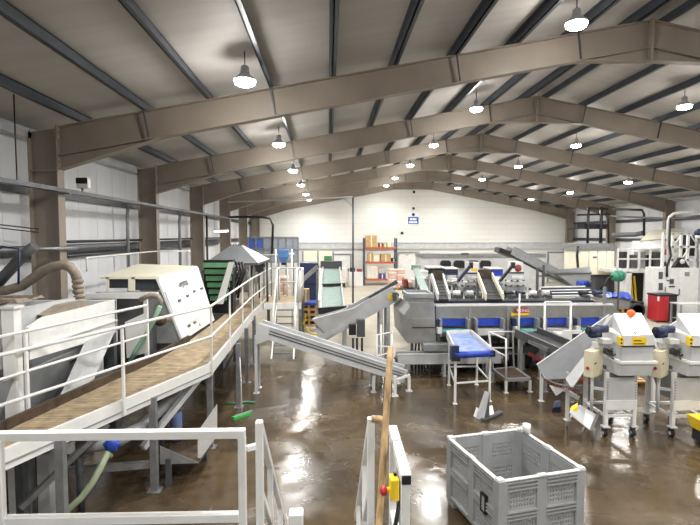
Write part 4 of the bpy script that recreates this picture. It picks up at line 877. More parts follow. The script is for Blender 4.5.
# red name board
nb = thing('name_board', 'small red name board with white lettering on the grading machine', 'sign', at(522, 312, Y=SY - 0.06))
p = at(515, 313, Y=SY - .06); q = at(529, 308.5, Y=SY - .06)
MB().bx(p.x, q.x, SY - 0.08, SY - 0.045, p.z, q.z).build('board', 'red', nb); text_obj('TONG', ((p.x + q.x) / 2 + 0.03, SY - 0.082, (p.z + q.z) / 2), (math.pi / 2, 0, 0), 0.12, 'white_ink', nb)
MB().prism([(p.x + 0.035, SY - 0.085, q.z - 0.02), (p.x + 0.1, SY - 0.085, q.z - 0.02), (p.x + 0.067, SY - 0.085, p.z + 0.04)], (0, 0.005, 0)).build('emblem', 'white_ink', nb)
MB().bx(p.x - 0.02, q.x, SY - 0.07, SY - 0.045, p.z - 0.07, p.z).build('yellow_strip', 'yellow', nb); MB().bx(p.x - 0.12, p.x - 0.03, SY - 0.07, SY - 0.03, p.z - 0.08, p.z).build('yellow_tab', 'yellow', nb)
pf2 = thing('white_post_frame', 'tall white tube frame standing in front of the grading machine outlets', 'frame', (6.0, 13.62, 0))
Y = 13.62
for x, yb_ in ((545, 343), (571, 340)): p = at(x, 302, Y=Y); MB().tube([(p.x, Y, 0), (p.x, Y, p.z)], 0.03, 8).build('post', 'rail_white', pf2)
MB().tube([at(545, 302, Y=Y), at(571, 302, Y=Y)], 0.03, 8).build('top_bar', 'rail_white', pf2)
tp = thing('thin_post', 'thin white upright beside the red name board', 'post', (gx(514), SY - 0.4, 0)); MB().tube([(gx(514), SY - 0.4, 0), (gx(514), SY - 0.4, gz(292))], 0.022, 8).build('tube', 'rail_white', tp); MB().bx(gx(514) - 0.07, gx(514) + 0.07, SY - 0.47, SY - 0.33, 0, 0.02).build('base_plate', 'galv', tp)
# small blue belt table
bt = thing('blue_belt_table', 'small white-legged table conveyor with a blue belt in front of the grading machine', 'conveyor', (3.3, 12.6, 0))
Z = 1.22
c0, c1_, c2, c3 = at(456, 354, Z=Z), at(491, 352, Z=Z), at(471, 334, Z=Z), at(447, 335, Z=Z)
MB().plate([c0, c1_, c2, c3], 0.05).build('belt', 'blue_light', bt)
up_ = V(0, 0, 0.08)
for p, q in ((c0, c3), (c1_, c2), (c3, c2)): MB().plate([p - V(0, 0, 0.1), q - V(0, 0, 0.1), q + V(0, 0, 0.12), p + V(0, 0, 0.12)], 0.035).build('side_wall', 'rail_white', bt)
MB().cyl(c0 + V(-0.04, 0, -0.03), c1_ + V(0.04, 0, -0.03), 0.08, 14).build('nose_roller', 'blue_belt', bt)
MB().bx(c0.x - 0.12, c0.x + 0.06, c0.y - 0.05, c0.y + 0.1, c0.z - 0.05, c0.z + 0.2).build('motor_box', 'blue_dark', bt); MB().bx(c0.x - 0.12, c0.x + 0.08, c0.y - 0.1, c0.y + 0.1, c0.z - 0.15, c0.z - 0.05).build('bearing', 'black', bt); MB().bx(c1_.x - 0.03, c1_.x + 0.08, c1_.y - 0.08, c1_.y + 0.08, c1_.z - 0.1, c1_.z + 0.04).build('bearing', 'black', bt)
L4 = [c0.lerp(c3, .04), c1_.lerp(c2, .04), c2.lerp(c1_, .35), c3.lerp(c0, .3)]
for p in L4: foot_leg(bt, p.x, p.y, Z - 0.08, 'rail_white', 0.05)
for i, j in ((0, 1), (2, 3), (0, 3), (1, 2)): MB().beam(V(L4[i].x, L4[i].y, 0.5), V(L4[j].x, L4[j].y, 0.5), 0.035, 0.035).build('stretcher', 'rail_white', bt)
# step platform with handrail
sp_ = thing('step_platform', 'low dark step platform with a white tube handrail beside the blue table', 'platform', (4.5, 12.6, 0))
Z = 0.33
d0, d1, d2, d3 = at(506, 380, Z=Z), at(530, 379, Z=Z), at(514, 368, Z=Z), at(493, 370, Z=Z)
MB().plate([d0, d1, d2, d3], 0.05).build('deck', 'dark_mud', sp_)
for p, q in ((d0, d1), (d1, d2), (d2, d3), (d3, d0)): MB().beam(p, q, 0.05, 0.08).build('edge', 'grey_mid', sp_)
for p in (d0, d1, d2, d3): foot_leg(sp_, p.x, p.y, Z - 0.03, 'rail_white', 0.06)
def tz(x, y, ref): return at(x, y, Y=ref.y)
h1 = tz(506, 339, d0); h2 = tz(489, 332, d3); h3 = tz(512.5, 331.5, d2)
MB().tube([d0, h1, V(h2.x, h2.y, h2.z), V(h3.x, h3.y, h3.z), d2], 0.025, 8).build('handrail', 'rail_white', sp_)
MB().tube([d3, h2], 0.025, 8).build('post', 'rail_white', sp_)
MB().tube([d0.lerp(h1, .58), d3.lerp(h2, .58), d2.lerp(h3, .55)], 0.02, 8).build('mid_rail', 'rail_white', sp_)
# outfeed chute to the front right
oc = thing('discharge_conveyor', 'dark discharge conveyor with bright steel lip running to the front right', 'conveyor', (6.0, 12.5, 0))
a = at(526, 336, Y=13.3); b = at(585, 362, Y=11.3)
sd, uu = conveyor_trough(oc, a, b, 0.75, 0.22, 'grey_dark', 'rubber')
MB().beam(at(515, 334, Y=13.35), at(549, 350, Y=11.9), 0.12, 0.1).build('bright_lip', 'stainless', oc)
for f in (0.1, 0.55, 0.95):
    for k in (-1, 1): p = a.lerp(b, f) + sd * (k * 0.33); foot_leg(oc, p.x, p.y, p.z + 0.02, 'grey_mid', 0.07)
MB().beam(a + V(0, -0.2, -0.45), b + V(0, -0.2, -0.45), 0.08, 0.08).build('lower_rail', 'red_dark', oc)
wb_ = thing('white_motor_box', 'white angular motor cover beside the discharge conveyor', 'machine', at(566, 345, Y=13.2))
MB().bx(at(559, 338, Y=13.1).x, at(572, 338, Y=13.1).x, 13.1, 13.5, at(560, 341, Y=13.1).z, at(560, 334, Y=13.1).z).bx(at(559, 338, Y=13.1).x + .1, at(582, 338, Y=13.1).x, 13.1, 13.15, at(560, 334, Y=13.1).z, at(560, 330.5, Y=13.1).z).build('cover', 'white_clean', wb_); p = at(565, 341, Y=13.3); foot_leg(wb_, p.x, 13.3, p.z + 0.02, 'grey_mid', 0.07)
# ------------------------------------------------------------------ feeder units on castors
def castor(root, x, y, top):
    c = MB().bx(x - 0.035, x + 0.035, y - 0.02, y + 0.06, 0.13, top).build('castor_fork', 'black', root)
    MB().lathe([(0.02, -0.03), (0.075, -0.028), (0.075, 0.028), (0.02, 0.03)], (x, y + 0.02, 0.075), 16, 'x').build('wheel', 'rubber', c)
    MB().lathe([(0.01, -0.034), (0.035, -0.034), (0.035, 0.034), (0.01, 0.034)], (x, y + 0.02, 0.075), 12, 'x').build('hub', 'grey_light', c)
def make_feeder():
    t = thing('weigh_feeder', '', 'machine', (5.9, 9.6, 0), group='wheeled feeder units at the right')
    y0, y1 = 9.28, 10.05
    xa, xb = at(606, 400, Y=y0).x, at(634, 400, Y=y0).x
    for x in (xa, xb):
        for y in (y0, y1):
            l = MB().bx(x - 0.035, x + 0.035, y - 0.035, y + 0.035, 0.22, 1.3).build('leg', 'rail_white', t)
            castor(t, x, y, 0.22)
            MB().bx(x - 0.07, x + 0.07, y - 0.07, y + 0.07, 0.2, 0.225).build('castor_plate', 'grey_light', t)
    for y in (y0, y1): MB().bx(xa, xb, y - 0.025, y + 0.025, 0.40, 0.45).build('cross_bar', 'rail_white', t)
    for x in (xa, xb): MB().bx(x - 0.025, x + 0.025, y0, y1, 0.40, 0.45).build('cross_bar', 'rail_white', t)
    zp0, zp1 = at(620, 408, Y=y0).z, at(620, 377, Y=y0).z
    MB().bx(xa - 0.02, xb + 0.02, y0 - 0.045, y0 - 0.03, zp0, zp1).build('skirt_panel', 'grey_light', t)
    MB().bx(xa - 0.03, xb + 0.03, y0 - 0.06, y0 - 0.04, zp0 - 0.02, zp0 + 0.17).build('lower_plate', 'rail_white', t)
    for x in (xa, xb):
        for k in range(7): MB().bx(x - 0.01, x + 0.01, y0 - 0.052, y0 - 0.044, zp0 + 0.2 + k * 0.055, zp0 + 0.22 + k * 0.055).build('bolt_hole', 'grey_dark', t)
    MB().hexa([V(xa + .1, y0 + .2, 0.7), V(xb - .1, y0 + .2, 0.7), V(xb - .1, y1 - .2, 0.7), V(xa + .1, y1 - .2, 0.7)], [V(xa, y0, 1.3), V(xb, y0, 1.3), V(xb, y1, 1.3), V(xa, y1, 1.3)]).build('hopper', 'grey_mid', t)
    # lower drawer, lip, body, banded front and sloping lid
    Yf = 9.05
    def fx(x): return at(x, 355, Y=Yf).x
    def fz(y): return at(635, y, Y=Yf).z
    MB().hexa([V(fx(620), Yf + .02, fz(376)), V(fx(652), Yf + .02, fz(376)), V(fx(652), Yf + .8, fz(376)), V(fx(620), Yf + .8, fz(376))], [V(fx(620.5), Yf, fz(363.5)), V(fx(655), Yf, fz(363.5)), V(fx(655), Yf + .85, fz(363.5)), V(fx(620.5), Yf + .85, fz(363.5))]).build('drawer', 'grey_light', t)
    MB().bx(fx(620), fx(657), Yf - 0.04, Yf + 0.74, fz(363.8), fz(361)).build('lip', 'white_clean', t, 0.005)
    MB().bx(fx(622.5), fx(653.5), Yf + 0.01, Yf + 0.85, fz(361), fz(346)).build('body', 'grey_light', t)
    MB().bx(fx(622.5), fx(653), Yf - 0.02, Yf + 0.85, fz(345.6), fz(336)).build('front_band', 'rail_white', t)
    MB().bx(fx(622), fx(653.5), Yf - 0.025, Yf + 0.02, fz(346.6), fz(345.4)).build('seal', 'rubber', t)
    p = [at(623, 336, Y=Yf - .02), at(653, 335.5, Y=Yf - .02), at(641, 313.5, Y=9.85), at(613.5, 314, Y=9.85)]
    lid = MB().plate(p, 0.025).build('lid', 'white_clean', t)
    zb_ = fz(336)
    MB().plate([p[0], p[3], V(p[3].x, p[3].y, zb_), V(p[0].x, p[0].y + .02, zb_)], 0.02).build('side_cheek', 'grey_light', t)
    MB().plate([p[1], p[2], V(p[2].x, p[2].y, zb_), V(p[1].x, p[1].y + .02, zb_)], 0.02).build('side_cheek', 'grey_light', t)
    MB().plate([p[2], p[3], V(p[3].x, p[3].y, fz(361)), V(p[2].x, p[2].y, fz(361))], 0.02).build('back_plate', 'grey_light', t)
    s = MB().bx(fx(631), fx(645), Yf - 0.026, Yf - 0.02, fz(345), fz(337)).build('yellow_sticker', 'yellow', t)
    MB().bx(fx(632.5), fx(643), Yf - 0.029, Yf - 0.026, fz(344), fz(343)).bx(fx(632.5), fx(640), Yf - 0.029, Yf - 0.026, fz(341), fz(340)).build('print', 'ink', s)
    MB().bx(fx(618.5), fx(622), Yf - 0.03, Yf + 0.06, fz(345), fz(336.5)).build('switch_block', 'yellow', t)
    for k in (0, 1): MB().lathe([(0.005, -0.01), (0.018, -0.008), (0.018, 0.0)], (fx(620.2), Yf - 0.03, fz(339 + 3.5 * k)), 10, 'y').build('button', 'black', t)
    # drive unit on the left of the head
    for k, (x, y, r) in enumerate(((594, 331, .09), (602, 329, .08), (596, 335, .06))):
        c = at(x, y, Y=9.4 + .1 * k); MB().cyl(c + V(-.12, -.02, 0), c + V(.1, .02, 0), r, 14).build('drive_motor', 'blue_dark', t); MB().cyl(c + V(-.16, -.03, 0), c + V(-.12, -.02, 0), r * .6, 12).build('motor_fan', 'black', t)
    for k, (x, y) in enumerate(((606, 341), (610, 352), (613, 360), (600, 345), (608, 367))):
        c = at(x, y, Y=9.35 + .05 * k); MB().bx(c.x - .09, c.x + .1, 9.3 + .05 * k, 9.5 + .05 * k, c.z - .05, c.z + .04).build('actuator', ('rail_white', 'grey_dark', 'grey_light')[k % 3], t)
    for k in range(4):
        c = at(604 + k * 4, 348 + k * 5, Y=9.25); MB().tube([c, c + V(.12, .02, -.06), c + V(.2, .04, -.02)], 0.014, 6).build('air_line', 'black', t)
    # control cabinet
    a, b = at(583.5, 376, Y=9.35), at(593.5, 352, Y=9.2); c = at(603, 353.5, Y=9.45)
    z0, z1 = a.z, b.z
    cc = MB().prism([V(a.x, a.y, z0), V(b.x, b.y, z0), V(c.x, c.y, z0), V(c.x - (b.x - a.x), c.y + (a.y - b.y), z0)], (0, 0, z1 - z0)).build('control_cabinet', 'cream_box', t)
    n = 0.012
    MB().prism([V(b.x + .05, b.y + .04 - n, (z0 + z1) / 2), V(b.x + .12, b.y + .1 - n, (z0 + z1) / 2), V(b.x + .12, b.y + .1 - n, (z0 + z1) / 2 + .03), V(b.x + .05, b.y + .04 - n, (z0 + z1) / 2 + .03)], (0, n, 0)).build('badge', 'ink', cc)
    q = V(a.x, a.y, z0).lerp(V(b.x, b.y, z0), .45); MB().cyl(q + V(-.02, -.02, .18), q + V(0.01, 0.01, .18), 0.03, 10).build('isolator_switch', 'red', cc)
    MB().tube([V((a.x + c.x) / 2, 9.42, z0 + 0.02), V((a.x + c.x) / 2, 9.42, 0.45)], 0.03, 8).build('cabinet_stand', 'grey_light', t)
    MB().beam(V((a.x + c.x) / 2, 9.42, 0.95), V(xa, y0, 0.95), 0.05, 0.05).build('stand_arm', 'grey_light', t)
    return t, p, fx, fz, Yf
fd, lidp, fx, fz, Yf = make_feeder()
# the big infeed chute only the first feeder shows in full
ic = thing('infeed_chute', 'large grey sloping infeed chute with a red brush fringe leading to the feeder', 'chute', (5.0, 10.2, 0))
U0, U1 = at(537, 365, Y=10.9), at(609.5, 315, Y=10.6)
M0, M1 = at(566, 379, Y=10.1), at(600, 336, Y=10.1)
W0, W1 = at(572, 389, Y=9.85), at(594, 358, Y=9.85)
L0 = at(545, 380, Y=10.45)
MB().plate([U0, U1, M1, M0, L0], 0.025).build('back_sheet', 'grey_steel', ic)  # darker grey than the front sheet: its shadow is put into the colour
MB().plate([M0, M1, W1, W0], 0.025).build('front_sheet', 'grey_light', ic)
MB().beam(U0, U1, 0.035, 0.035).build('rolled_edge', 'rail_white', ic)
MB().plate([at(607, 317, Y=10.3), at(597, 337, Y=10.3), at(606, 348, Y=10.2), at(621, 346, Y=10.0), at(621, 336, Y=10.0), at(613.5, 314.5, Y=10.05)], 0.02).build('throat', 'grey_light', ic)
fr_ = [U0.lerp(L0, .6), L0, at(556, 385, Y=10.2), W0, at(580, 391, Y=9.9)]
mb = MB(); random.seed(3)
for a, b in zip(fr_[:-1], fr_[1:]):
    n = max(3, int((b - a).length / 0.02))
    for i in range(n):
        p = a.lerp(b, i / n); mb.tube([p + V(0, 0, .03), p + V(random.uniform(-.02, .02), random.uniform(-.02, .02), -.05)], [0.007, 0.004], 4, False)
tag(mb.build('brush_fringe', 'red_dark', ic), 'red brush fringe', kind='stuff')
for i, (a, b) in enumerate(zip(fr_[:-1], fr_[1:])): MB().beam(a + V(0, 0, .03), b + V(0, 0, .03), 0.025, 0.03).build('fringe_holder', 'galv', ic)
MB().plate([at(549, 385, Y=10.3), at(566, 389, Y=10.15), at(556, 396, Y=10.2)], 0.02).build('funnel_tip', 'grey_light', ic)
for x, yb, Y in ((541, 401, 11.4), (567, 420, 10.2)):
    p = at(x, yb, Z=0); zt_ = at(x, 372, Y=p.y).z; foot_leg(ic, p.x, p.y, zt_, 'rail_white', 0.06)
MB().beam(at(562, 388, Y=10.25), at(579, 398.5, Y=10.08), 0.08, 0.07).build('inclined_rail', 'rail_white', ic)
MB().plate([at(574, 385, Y=10.2), at(592, 385, Y=10.2), at(592, 402, Y=10.2), at(586, 398, Y=10.2)], 0.02).build('side_guard', 'grey_mid', ic)
fd['label'] = 'white wheeled feeder with an orange ball on its lid and a yellow sticker'
nt_ = text_obj('3', (0, 0, 0), (0, 0, 0), 0.14, 'ink', fd, 'number_mark')
n_ = (lidp[1] - lidp[0]).cross(lidp[3] - lidp[0]).normalized(); n_ = n_ if n_.z > 0 else -n_
ux = (lidp[1] - lidp[0]).normalized(); uy = n_.cross(ux)
nt_.rotation_euler = Matrix((ux, uy, n_)).transposed().to_euler(); nt_.location = lidp[0].lerp(lidp[1], .42) + (lidp[3] - lidp[0]) * 0.09 + n_ * 0.02 - fd.location
f4 = thing('weigh_feeder', 'white wheeled feeder cut off by the right edge of the picture', 'machine', fd.location + V(1.31, -0.08, -0.0), group='wheeled feeder units at the right')
for ch in list(fd.children):
    if ch.name.startswith('number'): continue
    copy_tree(ch, f4)
# its own infeed edge
i2 = thing('infeed_chute', 'narrow infeed chute with dark rollers between the two feeders', 'chute', (7.2, 10.4, 0))
a, b = at(651, 338, Y=10.5), at(679, 320, Y=10.4)
MB().plate([a, b, at(678, 345, Y=9.95), at(660, 352, Y=9.95)], 0.025).build('back_sheet', 'grey_mid', i2); MB().beam(a, b, 0.03, 0.03).build('rolled_edge', 'rail_white', i2)
p = at(655, 345, Y=10.6); foot_leg(i2, p.x, 10.6, p.z - 0.08, 'rail_white', 0.06); MB().beam(V(p.x, 10.6, p.z - 0.1), a - V(0, 0, 0.02), 0.05, 0.05).build('strut', 'rail_white', i2)
ob = MB().ball(at(631, 314, Y=9.66) + V(0, 0, 0.015), 0.085, 16, 10, 0.92).build('orange_ball', 'orange'); tag(ob, 'orange vegetable lying on top of the feeder lid', 'vegetable')
# wooden pallet and sheet between the feeders
pw = thing('wooden_pallet', 'wooden pallet on the floor between the two feeders', 'pallet', at(652, 397, Z=0))
p = at(640, 400, Z=0)
for k in range(5): MB().bx(p.x, p.x + 0.9, p.y + 1.0 + k * 0.2, p.y + 1.14 + k * 0.2, 0.12, 0.145).build('slat', 'pallet_wood', pw)
for k in range(3): MB().bx(p.x + 0.4 * k, p.x + 0.1 + 0.4 * k, p.y + 1.0, p.y + 1.95, 0, 0.12).build('bearer', 'pallet_wood', pw)
yb_ = thing('yellow_tub', 'yellow tub at the right edge beneath the second feeder', 'tub', at(697, 430, Z=0))
c = at(704, 411, Y=8.75); MB().hexa([V(c.x - .1, 8.65, .32), V(c.x + .25, 8.65, .32), V(c.x + .25, 8.95, .32), V(c.x - .1, 8.95, .32)], [V(c.x - .15, 8.60, .55), V(c.x + .3, 8.60, .55), V(c.x + .3, 9.00, .55), V(c.x - .15, 9.00, .55)]).build('tub', 'yellow', yb_)
MB().bx(c.x - .08, c.x + .22, 8.67, 8.93, 0.1, 0.32).build('bracket', 'rubber', yb_)
for k in (0, 1): MB().lathe([(.02, -.03), (.055, -.03), (.055, .03), (.02, .03)], (c.x - .03 + .2 * k, 8.75, .055), 12, 'x').build('wheel', 'rubber', yb_)
MB().bx(c.x - .06, c.x + .2, 8.72, 8.78, 0.05, 0.1).build('axle', 'galv_dark', yb_)
# tipped steel basin
bs = thing('tipped_basin', 'tipped steel basin with a yellow cloth and two short legs by the feeder', 'basin', at(582, 428, Z=0))
q = [at(569, 412, Y=9.15), at(580, 405, Y=9.35), at(597, 413, Y=9.3), at(590, 430, Y=9.05)]
MB().plate([q[0], q[1], at(585, 408, Y=9.4), at(583, 425, Y=9.1)], 0.02).build('pan', 'grey_light', bs)
MB().plate([at(583, 425, Y=9.1), at(584, 408, Y=9.4), at(597, 415, Y=9.35), at(590, 430, Y=9.05)], 0.02).build('pan_side', 'white_clean', bs)
MB().plate([at(597, 413, Y=9.32), at(600, 412, Y=9.34), at(592, 432, Y=9.02), at(589, 430, Y=9.05)], 0.02).build('rim', 'grey_dark', bs)
MB().plate([q[0], at(583, 425, Y=9.1), at(590, 430, Y=9.05), at(572, 416, Y=9.1)], 0.015).build('pan_front', 'grey_mid', bs)
for x0_, y0_, x1_, y1_ in ((571, 416, 567, 426), (585, 426, 580, 435)): MB().tube([at(x0_, y0_, Y=9.1), at(x1_, y1_, Z=0.012)], 0.014, 7).build('foot', 'rail_white', bs)
MB().tube([at(594, 428, Y=9.1), V(at(594, 428, Y=9.1).x, 9.15, 0)], 0.03, 8).build('rear_foot', 'grey_mid', bs)
ya = at(576, 408, Y=9.25); MB().hexa([ya + V(-.13, -.06, -.08), ya + V(.02, -.05, -.02), ya + V(.04, .05, .02), ya + V(-.1, .05, -.03)], [ya + V(-.12, -.05, -.03), ya + V(0, -.04, .04), ya + V(.06, .05, .09), ya + V(-.06, .05, .02)]).build('yellow_cloth', 'yellow', bs)
tag(MB().hexa([at(552, 412, Z=0.0) , at(561, 412, Z=0.0), at(561, 408, Z=0.0), at(553, 408, Z=0.0)], [at(553, 412, Z=0.0) + V(0, 0, .1), at(560, 412, Z=0) + V(0, 0, .12), at(560, 409, Z=0) + V(0, 0, .22), at(554, 409, Z=0) + V(0, 0, .18)]).build('blue_cloth', 'blue_dark'), 'dark blue cloth heap on the floor under the infeed chute', 'cloth')
# small tilted floor stand
ts = thing('tilted_stand', 'small tilted grey metal stand alone on the wet floor', 'stand', at(485, 418, Z=0))
A_, B_ = at(476, 418, Z=0), at(484, 421, Z=0)
T0, T1 = at(485, 391, Y=A_.y + .05), at(489.5, 393, Y=B_.y + .05)
MB().plate([A_, B_, T1, T0], 0.03).build('upright_plate', 'grey_light', ts)
MB().plate([B_, T1, T1 + V(.02, .12, 0), B_ + V(.14, .1, 0)], 0.015).build('side_web', 'grey_dark', ts)
MB().beam(at(483, 420, Z=0.035), at(501, 412, Z=0.035), 0.12, 0.05).build('base_channel', 'grey_dark', ts)
MB().plate([at(488, 416, Z=.06), at(494, 414, Z=.06), at(492, 408, Z=.1) + V(0, 0, .06), at(487, 410, Z=.1) + V(0, 0, .06)], 0.02).build('foot_plate', 'rail_white', ts)
MB().plate([at(473.5, 416, Z=0.03), at(476, 418, Z=.0), at(479, 409, Z=.18), at(476.5, 407, Z=.18)], 0.02).build('flange', 'rail_white', ts)
# ------------------------------------------------------------------ pallet box (crate) in the foreground
cr = thing('pallet_crate', 'large open grey plastic pallet crate with slotted sides in the foreground', 'crate', (0, 0, 0))
P3, P2, P1, P0 = [V(q.x, q.y, 0) for q in (at(499, 482, Z=1.0), at(586, 469, Z=1.0), at(520, 428, Z=1.0), at(447, 436.5, Z=1.0))]
W = (P2 - P3).length; D = (P0 - P3).length; H = 1.0
def cpart(mb, nm, parent=None, m='crate_plastic', bevel=0.0):
    o = mb.build(nm, m, parent or cr, bevel); return o
# built around the origin, front edge along +X at y=-D/2
hw_, hd = W / 2, D / 2
sides = {'front': (V(-hw_, -hd, 0), V(1, 0, 0), V(0, -1, 0), W), 'right': (V(hw_, -hd, 0), V(0, 1, 0), V(1, 0, 0), D), 'rear': (V(hw_, hd, 0), V(-1, 0, 0), V(0, 1, 0), W), 'left': (V(-hw_, hd, 0), V(0, -1, 0), V(-1, 0, 0), D)}
def sbox(mb, S, u0, u1, h0, h1, z0, z1):
    o, u, n, L = S
    p = [o + u * u0 + n * h0, o + u * u1 + n * h0, o + u * u1 + n * h1, o + u * u0 + n * h1]
    mb.hexa([q + V(0, 0, z0) for q in p], [q + V(0, 0, z1) for q in p])
for nm, S in sides.items():
    L = S[3]; cw = 0.13; mid = L / 2; mw = 0.075
    wall = MB()
    for ua, ub in ((cw, mid - mw), (mid + mw, L - cw)):
        # two slotted fields between the rib groups
        for za, zb2 in ((0.16, 0.46), (0.60, 0.83)):
            mrg = 0.035; nc = 9; wi = (ub - ua - 2 * mrg) / nc; rows = 4 if za > .5 else 5
            sbox(wall, S, ua, ua + mrg, -0.06, -0.035, za, zb2); sbox(wall, S, ub - mrg, ub, -0.06, -0.035, za, zb2)
            rh = (zb2 - za) / rows
            for r in range(rows):
                sbox(wall, S, ua + mrg, ub - mrg, -0.06, -0.035, za + r * rh, za + r * rh + rh * 0.34)
                for c_ in range(nc):
                    sbox(wall, S, ua + mrg + c_ * wi, ua + mrg + c_ * wi + wi * 0.55, -0.06, -0.035, za + r * rh + rh * 0.34, za + (r + 1) * rh)
        sbox(wall, S, ua, ub, -0.06, -0.035, 0.83, 0.97); sbox(wall, S, ua, ub, -0.06, -0.035, 0.46, 0.60); sbox(wall, S, ua, ub, -0.06, -0.035, 0.1, 0.16)
    o_ = cpart(wall, 'slotted_wall')
    for ua, ub in ((cw - .01, mid - mw + .01), (mid + mw - .01, L - cw + .01)):
        for z in (0.955, 0.905, 0.855, 0.575, 0.53, 0.485, 0.14):
            rb = MB(); sbox(rb, S, ua, ub, -0.04, 0.0 if z < .95 else 0.005, z - 0.009, z + 0.009); cpart(rb, 'rib', o_)
        for k in range(6):
            rb = MB(); uu_ = ua + (ub - ua) * (k + .5) / 6; sbox(rb, S, uu_ - .006, uu_ + .006, -0.04, -0.003, 0.955, 0.99); cpart(rb, 'web', o_)
    mp_ = MB(); sbox(mp_, S, mid - mw, mid + mw, -0.075, -0.012, 0.1, 0.99); cpart(mp_, 'middle_post', None, 'crate_plastic', 0.008)
    ck = MB(); sbox(ck, S, mid - 0.06, mid + 0.06, -0.055, 0.008, 0.99, 1.012); cpart(ck, 'rim_cleat', None, 'crate_rim', 0.004)
    rm = MB(); sbox(rm, S, 0.0, L, -0.05, 0.006, 0.985, 1.0); cpart(rm, 'rim', None, 'crate_rim', 0.003)
for sx in (-1, 1):
    for sy in (-1, 1):
        cp_ = MB().prism([(sx * hw_, sy * hd, 0.1), (sx * (hw_ - .13), sy * hd, 0.1), (sx * (hw_ - .13), sy * (hd - .06), 0.1), (sx * (hw_ - .06), sy * (hd - .13), 0.1), (sx * hw_, sy * (hd - .13), 0.1)], (0, 0, 0.89)); cpart(cp_, 'corner_post', None, 'crate_plastic', 0.01)
        cpart(MB().bx(sx * hw_, sx * (hw_ - .09), sy * hd, sy * (hd - .09), 0.99, 1.02), 'corner_cleat', None, 'crate_rim', 0.006)
        cpart(MB().bx(sx * (hw_ - .02), sx * (hw_ - .2), sy * (hd - .02), sy * (hd - .2), 0.0, 0.1), 'foot')
cpart(MB().bx(-hw_ + .02, hw_ - .02, -hd + .02, hd - .02, 0.08, 0.12), 'base')
lb = MB(); S = sides['left']; sbox(lb, S, D - 0.42, D - 0.29, -0.035, 0.004, 0.42, 0.445); sbox(lb, S, D - 0.42, D - 0.29, -0.035, 0.004, 0.64, 0.665); sbox(lb, S, D - 0.42, D - 0.395, -0.035, 0.004, 0.42, 0.665); sbox(lb, S, D - 0.315, D - 0.29, -0.035, 0.004, 0.42, 0.665)
cpart(lb, 'label_frame', None, 'black')
lp_ = MB(); sbox(lp_, S, D - 0.4, D - 0.31, -0.04, -0.004, 0.44, 0.65); cpart(lp_, 'label_plate')
cc_ = (P0 + P1 + P2 + P3) / 4
cr.location = (cc_.x, cc_.y, 0); cr.rotation_euler = (0, 0, math.atan2((P2 - P3).y, (P2 - P3).x))
cp0 = at(526.5, 432.5, Z=1.02)
cu = thing('white_cup', 'white cup standing on the far rim of the grey crate', 'cup', cp0)
MB().lathe([(0.052, 0.0), (0.060, 0.13), (0.055, 0.13), (0.047, 0.012), (0.005, 0.012)], cp0, 20).build('cup_wall', 'white_clean', cu)
MB().tube([cp0 + V(-.055, 0, .1), cp0 + V(-.10, 0, .09), cp0 + V(-.09, 0, .04), cp0 + V(-.052, 0, .03)], 0.009, 6).build('cup_handle', 'white_clean', cu)
# ------------------------------------------------------------------ far end: racking, stacks, screen
def bxp(xa, ya, xb, yb, Y, dep, mb=None):
    """box whose front face covers the given photo rectangle in the plane Y"""
    p = at(xa, yb, Y=Y); q = at(xb, ya, Y=Y); return (mb or MB()).bx(p.x, q.x, Y, Y + dep, p.z, q.z)
def bxf(xa, ya, xb, Y, dep, z0=0.0, mb=None):
    p = at(xa, ya, Y=Y); q = at(xb, ya, Y=Y); return (mb or MB()).bx(p.x, q.x, Y, Y + dep, z0, p.z)
RY = 38.6
rk = thing('pallet_rack', 'orange-beamed pallet rack against the far wall', 'rack', (at(381, 283, Y=RY).x, RY + 0.5, 0))
ra, rb_ = at(364.5, 240, Y=RY).x, at(396.5, 240, Y=RY).x
for x, m in ((ra, 'rack_blue'), (rb_, 'rack_blue')):
    for y in (RY, RY + 1.0): MB().bx(x - 0.06, x + 0.06, y - 0.05, y + 0.05, 0, 3.75).build('upright', m, rk)
    for k in range(5): MB().beam((x, RY, 0.3 + 0.7 * k), (x, RY + 1.0, 0.3 + 0.7 * ((k + 1))), 0.04, 0.04).build('brace', m, rk)
LV = [0.45, 1.8, 2.95]
for z in LV:
    for y in (RY, RY + 1.0): MB().bx(ra, rb_, y - 0.03, y + 0.03, z - 0.06, z + 0.06).build('beam', 'rack_orange', rk)
    for k in range(6): y = RY + 0.1 + k * 0.15; MB().bx(ra, rb_, y, y + 0.11, z + 0.06, z + 0.085).build('deck_board', 'pallet_wood', rk)
def carton(xa, ya, xb, z0, m, lab, nm='carton', cat='box', dep=0.7, grp='cartons on the pallet rack', dy=0.08):
    p = at(xa, ya, Y=RY); q = at(xb, ya, Y=RY)
    t = thing(nm, lab, cat, ((p.x + q.x) / 2, RY + 0.4, z0), group=grp)
    MB().bx(p.x, q.x, RY + dy, RY + dy + dep, z0, p.z).build('box', m, t, 0.01)
    MB().bx((p.x + q.x) / 2 - 0.04, (p.x + q.x) / 2 + 0.04, RY + dy - 0.006, RY + dy, z0, p.z - 0.01).build('tape', 'cream', t)
    MB().bx(p.x + 0.02, q.x - 0.02, RY + dy, RY + dy + dep, p.z, p.z + 0.012).build('flap', m, t)
T = 0.087
carton(366, 235.5, 377, LV[2] + T, 'cardboard', 'big square carton on the top shelf of the pallet rack')
for k, (xa, xb, y) in enumerate(((379, 383, 243), (383.5, 387, 243.5), (387.5, 391, 242.5))): carton(xa, y, xb, LV[2] + T, ('red_dark', 'cardboard', 'cream')[k], '%s small carton from the left beside the big carton on the top shelf' % ORD[k])
for k, (xa, xb, y, m) in enumerate(((368, 373, 253, 'cardboard'), (373.5, 379, 255, 'cream'), (381, 391, 254.5, 'cardboard'))): carton(xa, y, xb, LV[1] + T, m, '%s carton from the left on the middle shelf of the pallet rack' % ORD[k])
